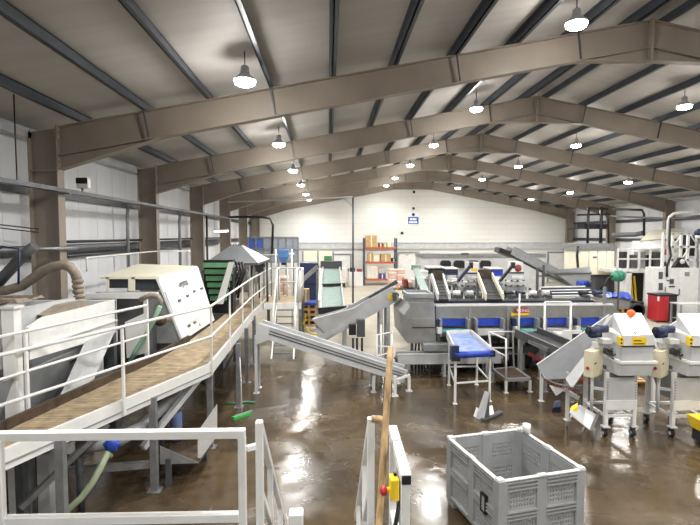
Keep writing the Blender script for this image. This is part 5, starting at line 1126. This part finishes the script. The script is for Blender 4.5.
carton(392, 258.5, 396, LV[1] + T, 'blue_dark', 'dark blue carton at the right end of the middle shelf')
for k, (xa, xb, y, m) in enumerate(((367, 378, 266, 'sack_white'), (379, 384, 268, 'sack_white'), (380, 385, 274, 'blue'), (386, 391, 273, 'white_paint'))): carton(xa, y, xb, LV[0] + T, m, ('white wrapped bale on the bottom shelf of the pallet rack', 'smaller white bale on the bottom shelf behind the blue bundle', 'bright blue bundle on the bottom shelf of the pallet rack', 'white box at the right end of the bottom shelf')[k], dy=0.08 if k != 1 else 0.5, dep=0.38 if k in (1, 2) else 0.7)
def sack_pile(xa, xb, Y, n, m, lab, nm='sack_pallet'):
    p = at(xa, 280, Y=Y); q = at(xb, 280, Y=Y)
    t = thing(nm, lab, 'pallet of sacks', ((p.x + q.x) / 2, Y + 0.5, 0), group='sack pallets at the far end')
    MB().bx(p.x, q.x, Y, Y + 1.0, 0.1, 0.14).build('pallet_deck', 'pallet_wood', t)
    for k in range(3): MB().bx(p.x + k * (q.x - p.x - .1) / 2, p.x + .1 + k * (q.x - p.x - .1) / 2, Y, Y + 1, 0, 0.1).build('pallet_bearer', 'pallet_wood', t)
    for k in range(n):
        z = 0.14 + k * 0.17; half = (q.x - p.x) / 2
        for j in range(2): MB().bx(p.x + j * half + 0.02 * (k % 2), p.x + (j + 1) * half - 0.02 * ((k + 1) % 2), Y + 0.02 * (k % 2), Y + 1.0, z, z + 0.16).build('sack', m if (k + j) % 3 else 'sack_white', t, 0.04)
sack_pile(389, 405, 35.5, 8, 'sack_pink', 'pallet of pinkish sacks right of the pallet rack')
sack_pile(333.5, 346, 37.0, 8, 'sack_white', 'pallet of pale sacks left of the pipe upright')
sack_pile(278, 288, 27.5, 9, 'sack_pink', 'pallet of pinkish sacks seen over the stair landing')
wp = thing('parts_bench', 'low white bench with dark boxes left of the pallet rack', 'bench', (at(355, 283, Y=38).x, 38.3, 0))
bxf(349, 272, 363, 38, 0.7).build('cabinet', 'white_paint', wp); bxp(350, 268, 355, 272, 38.1, 0.4).build('dark_box', 'black', wp); bxp(357, 269, 362, 272, 38.1, 0.4).build('red_box', 'red_dark', wp); bxf(349, 272.5, 363, 37.98, 0.02, 0.02).build('door', 'white_clean', wp)
for k, (x, y, m, lab) in enumerate(((398, 254, 'grass_green', 'small green exit sign on the far wall right of the rack'), (407, 254, 'green_motor', 'small green first-aid sign on the far wall'))):
    t = thing('wall_notice', lab, 'sign', at(x, y, Y=YB)); bxp(x - 1.5, y - 2, x + 1.5, y + 1.5, YB - 0.05, 0.03).build('plate', m, t); bxp(x - 0.6, y - 1, x + 0.6, y + 0.5, YB - 0.055, 0.006).build('symbol', 'white_ink', t)
# framed screen, two panels blue
fsn = thing('framed_screen', 'tall framed screen of grey panels with two blue ones behind the grey hood', 'screen', (at(274, 262, Y=30).x, 30, 0))
xs_ = [248, 255.5, 263.5, 271, 278.5, 286, 293, 298]
for i in range(len(xs_) - 1):
    for j, (ya, yb) in enumerate(((238, 249), (249.5, 262))):
        bxp(xs_[i] + .4, ya, xs_[i + 1] - .4, yb, 30.02, 0.03).build('panel', 'blue_crate' if (i in (0, 1) and j == 0) or i == 0 else 'galv_glass', fsn)
for x in xs_: p = at(x, 237, Y=30); MB().bx(p.x - 0.05, p.x + 0.05, 29.97, 30.07, 0, p.z).build('post', 'galv', fsn)
for y in (237.5, 249.2, 262): p = at(248, y, Y=30); q = at(298, y, Y=30); MB().bx(p.x, q.x, 29.96, 30.08, p.z - 0.05, p.z + 0.05).build('rail', 'galv', fsn)
bh = thing('blue_hopper_bag', 'light blue hopper bag hung in a white frame above the landing', 'bag', at(283, 264, Y=21))
Y = 21.0
a, b = at(278, 250, Y=Y), at(288.5, 250, Y=Y); zz = at(283, 257, Y=Y).z; zl = at(283, 263, Y=Y).z; m_ = (a.x + b.x) / 2
MB().hexa([V(a.x, Y, zz), V(b.x, Y, zz), V(b.x, Y + .5, zz), V(a.x, Y + .5, zz)], [V(a.x, Y, a.z), V(b.x, Y, a.z), V(b.x, Y + .5, a.z), V(a.x, Y + .5, a.z)]).build('bag', 'blue_light2', bh)
MB().hexa([V(m_ - .08, Y + .15, zl), V(m_ + .08, Y + .15, zl), V(m_ + .08, Y + .35, zl), V(m_ - .08, Y + .35, zl)], [V(a.x, Y, zz), V(b.x, Y, zz), V(b.x, Y + .5, zz), V(a.x, Y + .5, zz)]).build('cone', 'blue_light2', bh)
for x in (a.x - .12, b.x + .12): MB().tube([(x, Y + .25, 0), (x, Y + .25, a.z + .03)], 0.035, 8).build('frame_post', 'rail_white', bh)
MB().tube([at(262, 255.5, Y=Y + .25), at(294, 253.5, Y=Y + .25)], 0.035, 8).build('frame_bar', 'rail_white', bh); MB().tube([at(294, 253.5, Y=Y + .25), at(287, 260, Y=Y + .25)], 0.03, 8).build('frame_brace', 'rail_white', bh)
MB().bx(m_ - .1, m_ + .1, Y + .12, Y + .38, zl - .1, zl).build('valve', 'black', bh)
# long grey machine with four hooded openings behind the grading line
gb = thing('grey_machine_housing', 'long grey machine housing with four dark hooded openings', 'machine', (at(480, 280, Y=29).x, 29.5, 0))
bxf(420, 257, 546, 29, 1.5, 0.5).build('housing', 'grey_light', gb)
bxp(420, 253.5, 546, 257.5, 28.95, 1.6).build('top_rail', 'galv', gb)
for k in range(5): p = at(424 + k * 29, 280, Y=29); foot_leg(gb, p.x, 29.2, 0.55, 'galv_dark', 0.12)
for xa, xb in ((441, 451), (454.5, 465), (468.5, 479), (481, 491)):
    h = bxp(xa, 261.5, xb, 268, 28.85, 0.16).build('hood_frame', 'rubber', gb); bxp(xa + 1.5, 263, xb - 1.5, 267, 28.82, 0.04).build('opening', 'black', h)
    p = [at(xa - .5, 264, Y=28.8), at(xa + 1.5, 260.5, Y=28.8), at(xb - 1.5, 260.5, Y=28.8), at(xb + .5, 264, Y=28.8)]; MB().prism(p, (0, 0.2, 0)).build('hood_top', 'black', h)
bxp(461, 253, 469, 255, 28.93, 0.03).build('name_plate', 'grey_dark', gb)
# belts and pipes just in front of it
for k, (xa, ya, xb, yb, Y, m, lab) in enumerate(((428, 267, 436, 274, 24.0, 'black', 'leftmost black cleated belt unit behind the grading machine'), (437, 267, 445, 274, 24.0, 'black', 'second black cleated belt unit behind the grading machine'), (446, 268, 458, 275, 23.0, 'blue_dark', 'dark blue belt unit behind the yellow-labelled weighing head'), (490, 268, 503, 276, 23.0, 'blue_belt', 'blue belt unit left of the red-badged weighing head'), (420, 271, 428, 277, 23.5, 'white_clean', 'white tilted tray unit behind the green plate'))):
    t = thing('belt_unit', lab, 'conveyor', at((xa + xb) / 2, yb, Y=Y), group='belt units behind the grading machine')
    bxp(xa, ya + 1, xb, yb, Y, 0.9).build('belt', m, t); bxp(xa - .5, ya, xb + .5, ya + 1.2, Y - .05, 1.0).build('top_frame', 'rail_white', t)
    for x in (xa + .5, xb - .5): p = at(x, yb, Y=Y); MB().bx(p.x - .05, p.x + .05, Y, Y + .1, 0, p.z + .02).build('leg', 'galv', t)
for k in range(9):
    x = 424 + k * 10.5 + (k % 3) * 2; Y = 18.5 + (k % 4) * 0.9
    t = thing('packing_head', 'small metal packing head behind the grading machine, %s from the left' % ORD[k], 'machine', at(x, 300, Y=Y), group='packing heads behind the grading machine')
    y0 = 278 + (k * 5) % 7
    bxp(x - 3, y0, x + 3, y0 + 5, Y, 0.3).build('head', ('grey_light', 'white_paint', 'grey_mid')[k % 3], t); bxp(x - 2.2, y0 + 5, x + 2.2, y0 + 9, Y + .05, 0.2).build('nozzle', ('grey_dark', 'galv', 'rubber')[k % 3], t)
    p = at(x, y0 + 8, Y=Y); MB().bx(p.x - .05, p.x + .05, Y + .2, Y + .3, 0, p.z + .3).build('column', 'galv_dark', t)
    MB().tube([at(x - 4, y0 + 2, Y=Y - .05), at(x + 5, y0 + 1, Y=Y - .05)], 0.035, 7).build('air_pipe', 'cream' if k % 2 else 'galv', t)
lo_ = thing('sack_tray', 'tray of red and white sacks behind the end hopper', 'tray', at(411, 292, Y=18.8))
bxp(404, 288, 421, 291, 18.8, 1.0).build('tray', 'grey_dark', lo_)
for k in range(4): bxp(404.5 + 4 * k, 279 + (k % 2) * 3, 408.3 + 4 * k, 288, 18.85, 0.7).build('sack', ('red_dark', 'sack_pink', 'sack_white', 'sack_pink')[k], lo_, 0.05)
for x in (405, 420): p = at(x, 290, Y=19.2); MB().bx(p.x - .05, p.x + .05, 19.1, 19.2, 0, p.z).build('leg', 'galv_dark', lo_)
# big grey incline conveyor at the back right
gi = thing('back_incline_conveyor', 'long dark grey incline conveyor at the back with its head raised to the left', 'conveyor', (at(545, 280, Y=23).x, 23.4, 0))
a = at(500, 254, Y=23); b = at(590, 292, Y=23)
a2, b2 = at(507, 254, Y=23.4), at(560, 281, Y=23.4)
conveyor_trough(gi, a2, b2, 0.9, 0.4, 'grey_mid', 'rubber')
MB().beam(at(497, 249.5, Y=23.3), at(512, 255.5, Y=23.3), 0.7, 0.22).build('head_drum', 'black', gi)
MB().beam(at(548, 274, Y=23.5), at(597, 297, Y=23.5), 0.8, 0.3).build('tail_section', 'grey_mid', gi)
for x, yt in ((537.5, 268), (543.5, 265)):
    for Y in (22.95, 23.85): p = at(x, yt, Y=Y); MB().bx(p.x - .05, p.x + .05, Y - .05, Y + .05, 0, p.z).build('leg', 'grey_dark', gi)
for y in (268, 276): MB().beam(at(537.5, y, Y=22.95), at(543.5, y, Y=22.95), 0.05, 0.06).build('rung', 'grey_dark', gi)
hp2 = thing('receiving_hopper', 'wide dark grey receiving hopper at the foot of the back conveyor', 'hopper', (at(575, 285, Y=22).x, 22.3, 0))
MB().plate([at(546, 271, Y=22.2), at(590, 267, Y=22.6), at(590, 274, Y=22.0), at(556, 275, Y=22.0)], 0.04).build('flared_plate', 'grey_dark', hp2)
bxp(545, 272.5, 592, 274, 21.95, 0.06).build('rim', 'grey_dark', hp2)
MB().hexa([at(575, 287, Y=22), at(590, 287, Y=22), at(590, 287, Y=22.8), at(575, 287, Y=22.8)], [at(556, 274, Y=22), at(591, 274, Y=22), at(591, 274, Y=22.9), at(556, 274, Y=22.9)]).build('hopper', 'grey_mid', hp2)
for x in (577, 589): p = at(x, 286, Y=22.1); MB().bx(p.x - .06, p.x + .06, 22.05, 22.17, 0, p.z + .05).build('leg', 'grey_dark', hp2)
bm_ = thing('blue_motor', 'blue drive motor below the receiving hopper', 'motor', at(584, 290, Y=19))
c = at(583, 284, Y=19); MB().cyl(c + V(-.22, 0, 0), c + V(.12, 0, 0), 0.14, 14).build('housing', 'blue', bm_); MB().cyl(c + V(.12, 0, 0), c + V(.28, 0, 0), 0.16, 14).build('gearbox', 'blue_dark', bm_); MB().bx(c.x - .15, c.x + .1, 18.9, 19.1, 0, c.z - .1).build('pedestal', 'grey_mid', bm_); [MB().lathe([(.15, -.01), (.155, -.01), (.155, .01), (.15, .01)], c + V(-.18 + .06 * k, 0, 0), 14, 'x').build('fin', 'blue', bm_) for k in range(5)]
# extended table behind the discharge
et = thing('roller_table', 'long low table with pale top and dark guide bars behind the grading machine', 'table', (at(560, 295, Y=17.5).x, 17.5, 0))
p0_, p1_, p2_, p3_ = at(548, 297, Y=16.2), at(605, 296, Y=16.2), at(585, 288, Y=18.6), at(540, 289, Y=18.6)
MB().plate([p0_, p1_, p2_, p3_], 0.06).build('top', 'grey_light', et)
for f, m in ((.12, 'rubber'), (.45, 'blue_dark'), (.8, 'rubber'), (1.0, 'grey_light')): MB().tube([p0_.lerp(p3_, f) + V(0, 0, .05), p1_.lerp(p2_, f) + V(0, 0, .05)], 0.045, 7).build('guide_bar', m, et)
for p in (p0_, p1_, p2_, p3_): MB().bx(p.x - .05, p.x + .05, p.y - .05, p.y + .05, 0, p.z - .02).build('leg', 'galv', et)
# ------------------------------------------------------------------ right side machines
cbn = thing('panelled_cabin', 'cream panelled machine cabin with a grey top band near the right wall', 'machine', (at(597, 276, Y=27).x, 28, 0))
bxp(579, 243.5, 615, 250.5, 26.96, 2.0).build('top_band', 'galv', cbn)
for k in range(4): x = 580 + k * 8.7; bxp(x + .2, 250.5, x + 8.5, 274.5, 27, 0.06).build('panel', 'cream', cbn)
bxp(580, 250.5, 614.5, 274.5, 27.06, 1.9).build('body', 'cream', cbn)
bxp(593, 256.5, 597, 258, 26.98, 0.03).build('badge', 'grey_dark', cbn)
bxp(585, 275, 613, 292, 27.2, 1.6).build('base', 'grey_dark', cbn)
for x in (581, 613): p = at(x, 275, Y=27); MB().bx(p.x - .1, p.x + .1, 27, 27.2, 0, p.z + .05).build('leg', 'galv_dark', cbn)
MB().tube([at(578, 246, Y=26.8), at(577, 255, Y=26.8), at(578, 268, Y=26.8), at(576, 282, Y=26.8)], 0.07, 8).build('cable_hose', 'black', cbn)
MB().tube([at(582, 269, Y=26.8), at(590, 269.5, Y=26.8), at(591, 273, Y=26.8)], 0.04, 7).build('handle_pipe', 'rail_white', cbn)
pw_ = thing('pipework_frame', 'black pipework frame rising above the cream cabin', 'pipework', (at(595, 243, Y=27.6).x, 28, 3.5))
for x, r in ((588.5, .07), (601.5, .09)): p = at(x, 207, Y=27.8); q = V(p.x, 27.8, at(580, 243.5, Y=26.96).z + 0.004); MB().tube([q, p], r, 8).build('upright', 'black', pw_)
MB().tube([at(588.5, 208, Y=27.8), at(608, 209, Y=27.8)], 0.06, 8).build('top_pipe', 'black', pw_); MB().tube([at(577, 215, Y=27.9), at(609, 214, Y=27.9)], 0.06, 8).build('cross_pipe', 'black', pw_)
bxp(577, 224, 607, 229, 28.0, 0.3).build('cross_duct', 'black', pw_); MB().tube([at(605, 212, Y=27.8), at(608, 219, Y=27.8), at(608.5, 244, Y=27.8)], 0.06, 8).build('drop_pipe', 'black', pw_)
lp = thing('lattice_bracket', 'small dark lattice bracket at the far right corner column', 'bracket', at(572, 240, Y=39.9))
for y in (229, 241): MB().tube([at(568, y, Y=39.9), at(576.5, y - .5, Y=39.9)], 0.05, 7).build('bar', 'grey_dark', lp)
for x in (568, 576): MB().tube([at(x, 229, Y=39.9), at(x, 241, Y=39.9)], 0.04, 7).build('upright', 'grey_dark', lp)
for k, (pts, r, m, lab) in enumerate(((((612, 209), (642, 210), (644, 214), (644, 236)), .07, 'black', 'black pipe turning down on the right wall between two columns'), (((611, 216), (672, 219), (700, 216)), .06, 'grey_dark', 'dark pipe running level along the right wall'), (((613, 235), (636, 234.5), (643, 233)), .14, 'grey_dark', 'fat dark grey duct below the black pipe on the right wall'))):
    conduit([at(x, y, X=XR - 0.45) if False else at(x, y, Y=29.5 - (x - 611) * 0.06) for x, y in pts], r, m, lab, 'wall_pipe')
ap = thing('arched_pipe', 'pale arched pipe with a black cable in front of the right wall', 'pipe', at(668, 283, Y=22.5))
ZC = at(657.5, 268, Y=22.4).z + 0.004
MB().tube([V(at(668, 268, Y=22.5).x, 22.5, ZC), at(668, 222, Y=22.5), at(669.5, 217, Y=22.5), at(674, 213.5, Y=22.5), at(682, 212.5, Y=22.5), at(705, 212, Y=22.5)], 0.06, 9).build('pipe', 'rail_white', ap)
MB().tube([at(670, 218, Y=22.38), at(669.5, 245, Y=22.36), at(671, 256, Y=22.33), at(667, 266, Y=22.32), at(667, 277, Y=22.32)], 0.05, 8).build('cable', 'black', ap)
# gantry platform
gt = thing('white_gantry', 'white railed gantry platform beside the control cabinet', 'platform', (at(640, 270, Y=24).x, 24.5, 0))
GY = 25.2; zg = at(640, 270, Y=GY).z
xa_, xb_ = at(617, 270, Y=GY).x, at(663, 270, Y=GY).x
MB().bx(xa_, xb_ + 2.5, GY, GY + 1.7, zg - 0.15, zg).bx(at(640, 270, Y=GY).x, xb_ + 2.5, GY + 1.7, GY + 3.2, zg - 0.15, zg).build('deck', 'rail_white', gt)
for y in (249, 259): p = at(617, y, Y=GY); MB().bx(xa_, xb_, GY - .03, GY + .03, p.z - .035, p.z + .035).build('rail', 'rail_white', gt)
for x in (618, 628.5, 639.5, 650.5, 662): p = at(x, 249, Y=GY); MB().bx(p.x - .04, p.x + .04, GY - .04, GY + .04, zg, p.z).build('post', 'rail_white', gt)
for x in (629, 650): p = at(x, 272, Y=GY); MB().bx(p.x - .14, p.x + .14, GY, GY + .3, 0, zg - .1).build('leg', 'rail_white', gt)
bxp(653.5, 274, 657, 306, GY - .1, 0.3).build('roller_guard', 'grey_dark', gt)
for (xa, xb, m) in ((632, 647, 'black'),): bxp(xa, 272.5, xb, 306, GY + 1.6, 0.1).build('shade_sheet', m, gt)  # black sheet standing in for the shade inside the gantry opening
for k, (xa, xb, Y2) in enumerate(((630.5, 632.5, GY + .5), (634, 636, GY + .6))): MB().beam(at(xa, 276, Y=Y2), V(at(xb + 1, 300, Y=Y2).x, Y2, 0), 0.08, 0.08).build('yellow_prop', 'yellow', gt)
for k in range(5): x = 623 + k * 8; bxp(x, 252 + (k % 2) * 3, x + 6.5, 268, GY + .9 + .2 * (k % 2), .5).build('machine_block', ('rubber', 'grey_dark', 'grey_mid', 'black', 'grey_dark')[k], gt)
wtk = thing('white_roofed_tank', 'white tank with a sloping roof on the gantry', 'tank', (at(660, 245, Y=27).x, 27, zg))
MB().plate([at(634, 250, Y=25.8), at(664, 248, Y=25.8), at(664, 240, Y=26.6), at(643, 242, Y=26.6)], 0.05).build('sloping_roof', 'white_clean', wtk)
MB().plate([at(640, 241, Y=26.7), at(686, 237, Y=26.7), at(684, 228, Y=27.4), at(650, 231, Y=27.4)], 0.06).build('upper_roof', 'cream', wtk)
bxp(640, 241, 684, 262, 27.3, 0.8).build('body', 'white_paint', wtk)
for x in (645, 682): p = at(x, 262, Y=27.3); MB().bx(p.x - .06, p.x + .06, 27.3, 27.42, zg + .004, p.z + .1).build('leg', 'galv', wtk)
ug = thing('upper_guardrail', 'white braced guardrail with dark machinery above the control cabinet', 'guardrail', (at(683, 262, Y=22.6).x, 22.6, 2.4))
UY = 22.7
for x in (664, 673.5, 682, 689, 698): p = at(x, 233, Y=UY); MB().bx(p.x - .05, p.x + .05, UY, UY + .1, ZC, p.z).build('post', 'rail_white', ug)
for y in (233.5, 247, 260): p = at(664, y, Y=UY); q = at(705, y, Y=UY); MB().bx(p.x, q.x, UY, UY + .08, p.z - .05, p.z + .05).build('rail', 'rail_white', ug)
for a_, b_ in (((673, 246), (682, 235)), ((683, 257), (690, 247)), ((690, 234), (698, 246))): MB().beam(at(*a_, Y=UY), at(*b_, Y=UY), 0.05, 0.05).build('brace', 'rail_white', ug)
for k, (xa, ya, xb, yb, m) in enumerate(((683, 235, 688.5, 245, 'blue_dark'), (683, 248, 689, 256, 'black'), (692, 235, 697, 256, 'black'), (665, 249, 673, 255, 'red_dark'))): bxp(xa, ya, xb, yb, UY + .3, .3).build('machinery', m, ug)
bc = thing('siren_dome', 'dark blue rounded siren dome at the right edge on the guardrail', 'siren', at(699, 234, Y=22.4)); c = at(699, 233, Y=22.47); MB().ball(c, 0.2, 14, 9).build('dome', 'blue_dark', bc); MB().cyl(V(c.x, c.y, ZC), c - V(0, 0, .2), 0.04, 8).build('stem', 'galv', bc); MB().cyl(c - V(0, 0, .25), c - V(0, 0, .1), 0.16, 12).build('collar', 'white_clean', bc)
cc2 = thing('control_cabinet', 'large white control cabinet with vents and a tall door at the right edge', 'cabinet', (at(680, 318, Y=23).x, 22.8, 0))
CY = 22.4
bxf(657.5, 268, 706, CY, 0.9).build('body', 'white_paint', cc2)
bxp(681.5, 277, 695.5, 316, CY - .03, .03).build('door', 'white_clean', cc2)
bxp(697, 268, 706, 325, CY - .02, .02).build('side_panel', 'grey_light', cc2)
for ya in (272, 283): bxp(658.8, ya, 663, ya + 7, CY - .025, .03).build('vent', 'grey_dark', cc2)
for (xa, ya, xb, yb, m) in ((670, 279, 674, 284, 'galv_dark'), (667, 280, 670, 281, 'galv_dark'), (669, 286, 675, 287.2, 'ink'), (685, 272, 689.5, 276, 'galv'), (679, 289, 680, 295, 'grey_dark'), (665, 287, 666, 292, 'galv')): bxp(xa, ya, xb, yb, CY - .03, .035).build('fitting', m, cc2)
p = [at(690.5, 277, Y=CY), at(695.5, 277, Y=CY), at(693, 272.5, Y=CY)]; MB().prism([q - V(0, .02, 0) for q in p], (0, .02, 0)).build('warning_triangle', 'white_clean', cc2)
bxp(683, 305, 690, 316, CY - .05, .02).build('lower_hatch', 'white_clean', cc2)
cw_ = thing('cable_winder', 'black cable winder with a white dial on top of the control cabinet', 'winder', V(at(680, 268, Y=22.5).x, 22.5, ZC))
MB().prism([V(at(673.5, 267.5, Y=22.46).x, 22.46, ZC), V(at(690, 268, Y=22.46).x, 22.46, ZC), at(683, 258, Y=22.46), at(681, 257.5, Y=22.46), at(678, 262, Y=22.46)], (0, .2, 0)).build('frame', 'black', cw_)
c = at(682.5, 261.5, Y=22.43); MB().lathe([(.01, -.03), (.1, -.02), (.12, .03)], c, 16, 'y').build('dial', 'white_clean', cw_)
rc = thing('red_waste_cabinet', 'red and black waste cabinet standing before the control cabinet', 'cabinet', (at(667, 318, Y=21.6).x, 22, 0))
RY2 = 21.5
p = at(657, 318, Y=RY2); q = at(668.5, 318, Y=RY2); r_ = at(677, 316, Y=RY2); zt_ = at(660, 296, Y=RY2).z
MB().bx(p.x, q.x, RY2, RY2 + .7, 0.08, zt_).build('red_body', 'red', rc, 0.02); MB().bx(q.x, r_.x, RY2 + .02, RY2 + .7, 0.08, zt_).build('dark_body', 'rubber', rc, 0.02)
MB().bx(p.x - .03, r_.x + .03, RY2 - .03, RY2 + .73, zt_, zt_ + .07).build('lid', 'black', rc, 0.01); bxp(657.5, 296.5, 659.5, 301, RY2 - .012, .012).build('label_plate', 'white_clean', rc)
for x in (p.x + .08, r_.x - .08): MB().lathe([(.01, -.03), (.06, -.03), (.06, .03), (.01, .03)], (x, RY2 + .1, .06), 12, 'x').build('castor', 'rubber', rc); MB().bx(x - .03, x + .03, RY2 + .05, RY2 + .15, 0.06, .1).build('castor_fork', 'galv', rc)
wbn = thing('grey_work_table', 'grey work table at the right edge before the control cabinet', 'table', (at(692, 330, Y=20.5).x, 20.8, 0))
zt_ = at(690, 304, Y=20.5).z; p = at(681, 304, Y=20.5)
MB().bx(p.x, p.x + 1.5, 20.5, 21.2, zt_ - .05, zt_).build('top', 'grey_light', wbn)
for x in (p.x + .05, p.x + 1.45):
    for y in (20.55, 21.15): MB().bx(x - .03, x + .03, y - .03, y + .03, 0, zt_ - .05).build('leg', 'grey_mid', wbn)
MB().bx(p.x + .05, p.x + 1.45, 20.55, 21.15, .3, .33).build('shelf', 'grey_mid', wbn)
for k, (xa, ya, xb, yb, lab, m) in enumerate(((638.5, 303, 642.5, 317, 'black bin left of the red cabinet', 'black'), (636, 303, 644, 313, 'dark low box left of the black bin', 'grey_dark'))):
    p = at(xa, yb, Z=0); Y = p.y; t = thing('black_bin', lab, 'bin', (p.x, Y, 0)); z1 = at(xa, ya, Y=Y).z; q = at(xb, yb, Y=Y)
    MB().hexa([V(p.x + .05, Y, 0), V(q.x - .05, Y, 0), V(q.x - .05, Y + .5, 0), V(p.x + .05, Y + .5, 0)], [V(p.x, Y - .03, z1), V(q.x, Y - .03, z1), V(q.x, Y + .55, z1), V(p.x, Y + .55, z1)]).build('body', m, t); MB().bx(p.x - .02, q.x + .02, Y - .05, Y + .57, z1, z1 + .04).build('rim', 'rubber', t)
pg_ = thing('sheeted_pallet', 'wooden pallet load under a blue plastic sheet near the gantry', 'pallet', (at(622, 308, Y=20.5).x, 21, 0))
p, q = at(603, 317, Z=0), at(634, 317, Z=0); Y = p.y
for k in range(4): MB().bx(p.x, q.x, Y + .3 * k, Y + .3 * k + .2, .13, .16).bx(p.x, q.x, Y + .3 * k, Y + .3 * k + .2, .38, .41).build('slat', 'pallet_wood', pg_)
for k in range(4): x = p.x + (q.x - p.x - .12) * k / 3; MB().bx(x, x + .12, Y, Y + 1.1, 0, .13).bx(x, x + .12, Y, Y + 1.1, .16, .38).build('bearer', 'pallet_wood', pg_)
zs = at(620, 298, Y=Y).z; zs2 = at(620, 291, Y=Y).z
mb = MB(); nx, ny = 14, 5; vs = []; x0_, x1_ = at(606, 295, Y=Y).x, at(633, 295, Y=Y).x; random.seed(5)
for j in range(ny + 1):
    for i in range(nx + 1):
        f = i / nx; g = j / ny; vs.append(V(x0_ + (x1_ - x0_) * f, Y - .05 + 1.2 * g, zs + (zs2 - zs) * (math.sin(math.pi * min(1, g * 1.2)) * .7 + .3 * math.sin(5 * f + 4 * g) * .5) + random.uniform(-.03, .03)))
k_ = len(vs); fs_ = [(j * (nx + 1) + i, j * (nx + 1) + i + 1, (j + 1) * (nx + 1) + i + 1, (j + 1) * (nx + 1) + i) for j in range(ny) for i in range(nx)]
mb.add(vs + [v - V(0, 0, .03) for v in vs], fs_ + [tuple(k_ + a for a in reversed(f)) for f in fs_]); mb.build('blue_sheet', 'blue', pg_)
MB().bx(x0_ + .1, x1_ - .1, Y + .05, Y + 1.0, .41, zs - .02).build('load', 'grey_mid', pg_)
gm_ = thing('green_motor_unit', 'green motor with black hose hanging at the gantry corner', 'motor', at(619, 285, Y=21.8))
c = at(619, 276, Y=21.8); MB().lathe([(.06, -.32), (.2, -.28), (.24, 0), (.2, .2), (.08, .26)], c, 16, 'x').build('housing', 'green_motor', gm_); [MB().lathe([(.235, -.012), (.255, -.012), (.255, .012), (.235, .012)], c + V(-.15 + .08 * k, 0, 0), 16, 'x').build('fin', 'green_motor', gm_) for k in range(4)]
MB().tube([c + V(-.3, 0, 0), c + V(-.5, 0, -.1), c + V(-.65, 0, -.4), c + V(-.8, .1, -.6)], 0.05, 8).build('hose', 'black', gm_); MB().bx(c.x - .03, c.x + .03, 21.78, 21.84, 0, c.z - .18).build('stand', 'galv_dark', gm_)
for k in range(3):
    c = at(592 + 9 * k, 291 - k, Y=21 + .3 * k); t = thing('pump_unit', '%s dark pump unit from the left on the floor below the cream cabin' % ORD[k], 'pump', (c.x, c.y, 0), group='pump units below the cream cabin')
    MB().lathe([(.05, -.18), (.15, -.16), (.15, .13), (.05, .17)], V(c.x, c.y, .75), 12, 'x').build('casing', ('rubber', 'grey_dark', 'grey_mid')[k], t); MB().bx(c.x - .16, c.x + .16, c.y - .25, c.y + .25, 0, .6).build('base', ('grey_dark', 'galv_dark', 'rubber')[k], t)
wh = thing('spoked_wheel', 'grey wheel standing in the gantry doorway', 'wheel', at(637, 310, Y=22.6)); c = V(at(637, 304, Y=22.6).x, 22.6, 0.38)
MB().lathe([(.28, -.06), (.38, -.05), (.38, .05), (.28, .06), (.28, -.06)], c, 20, 'y').build('tyre', 'rubber', wh); MB().lathe([(.03, -.03), (.28, -.02), (.28, .02), (.03, .03)], c, 20, 'y').build('disc', 'grey_light', wh)
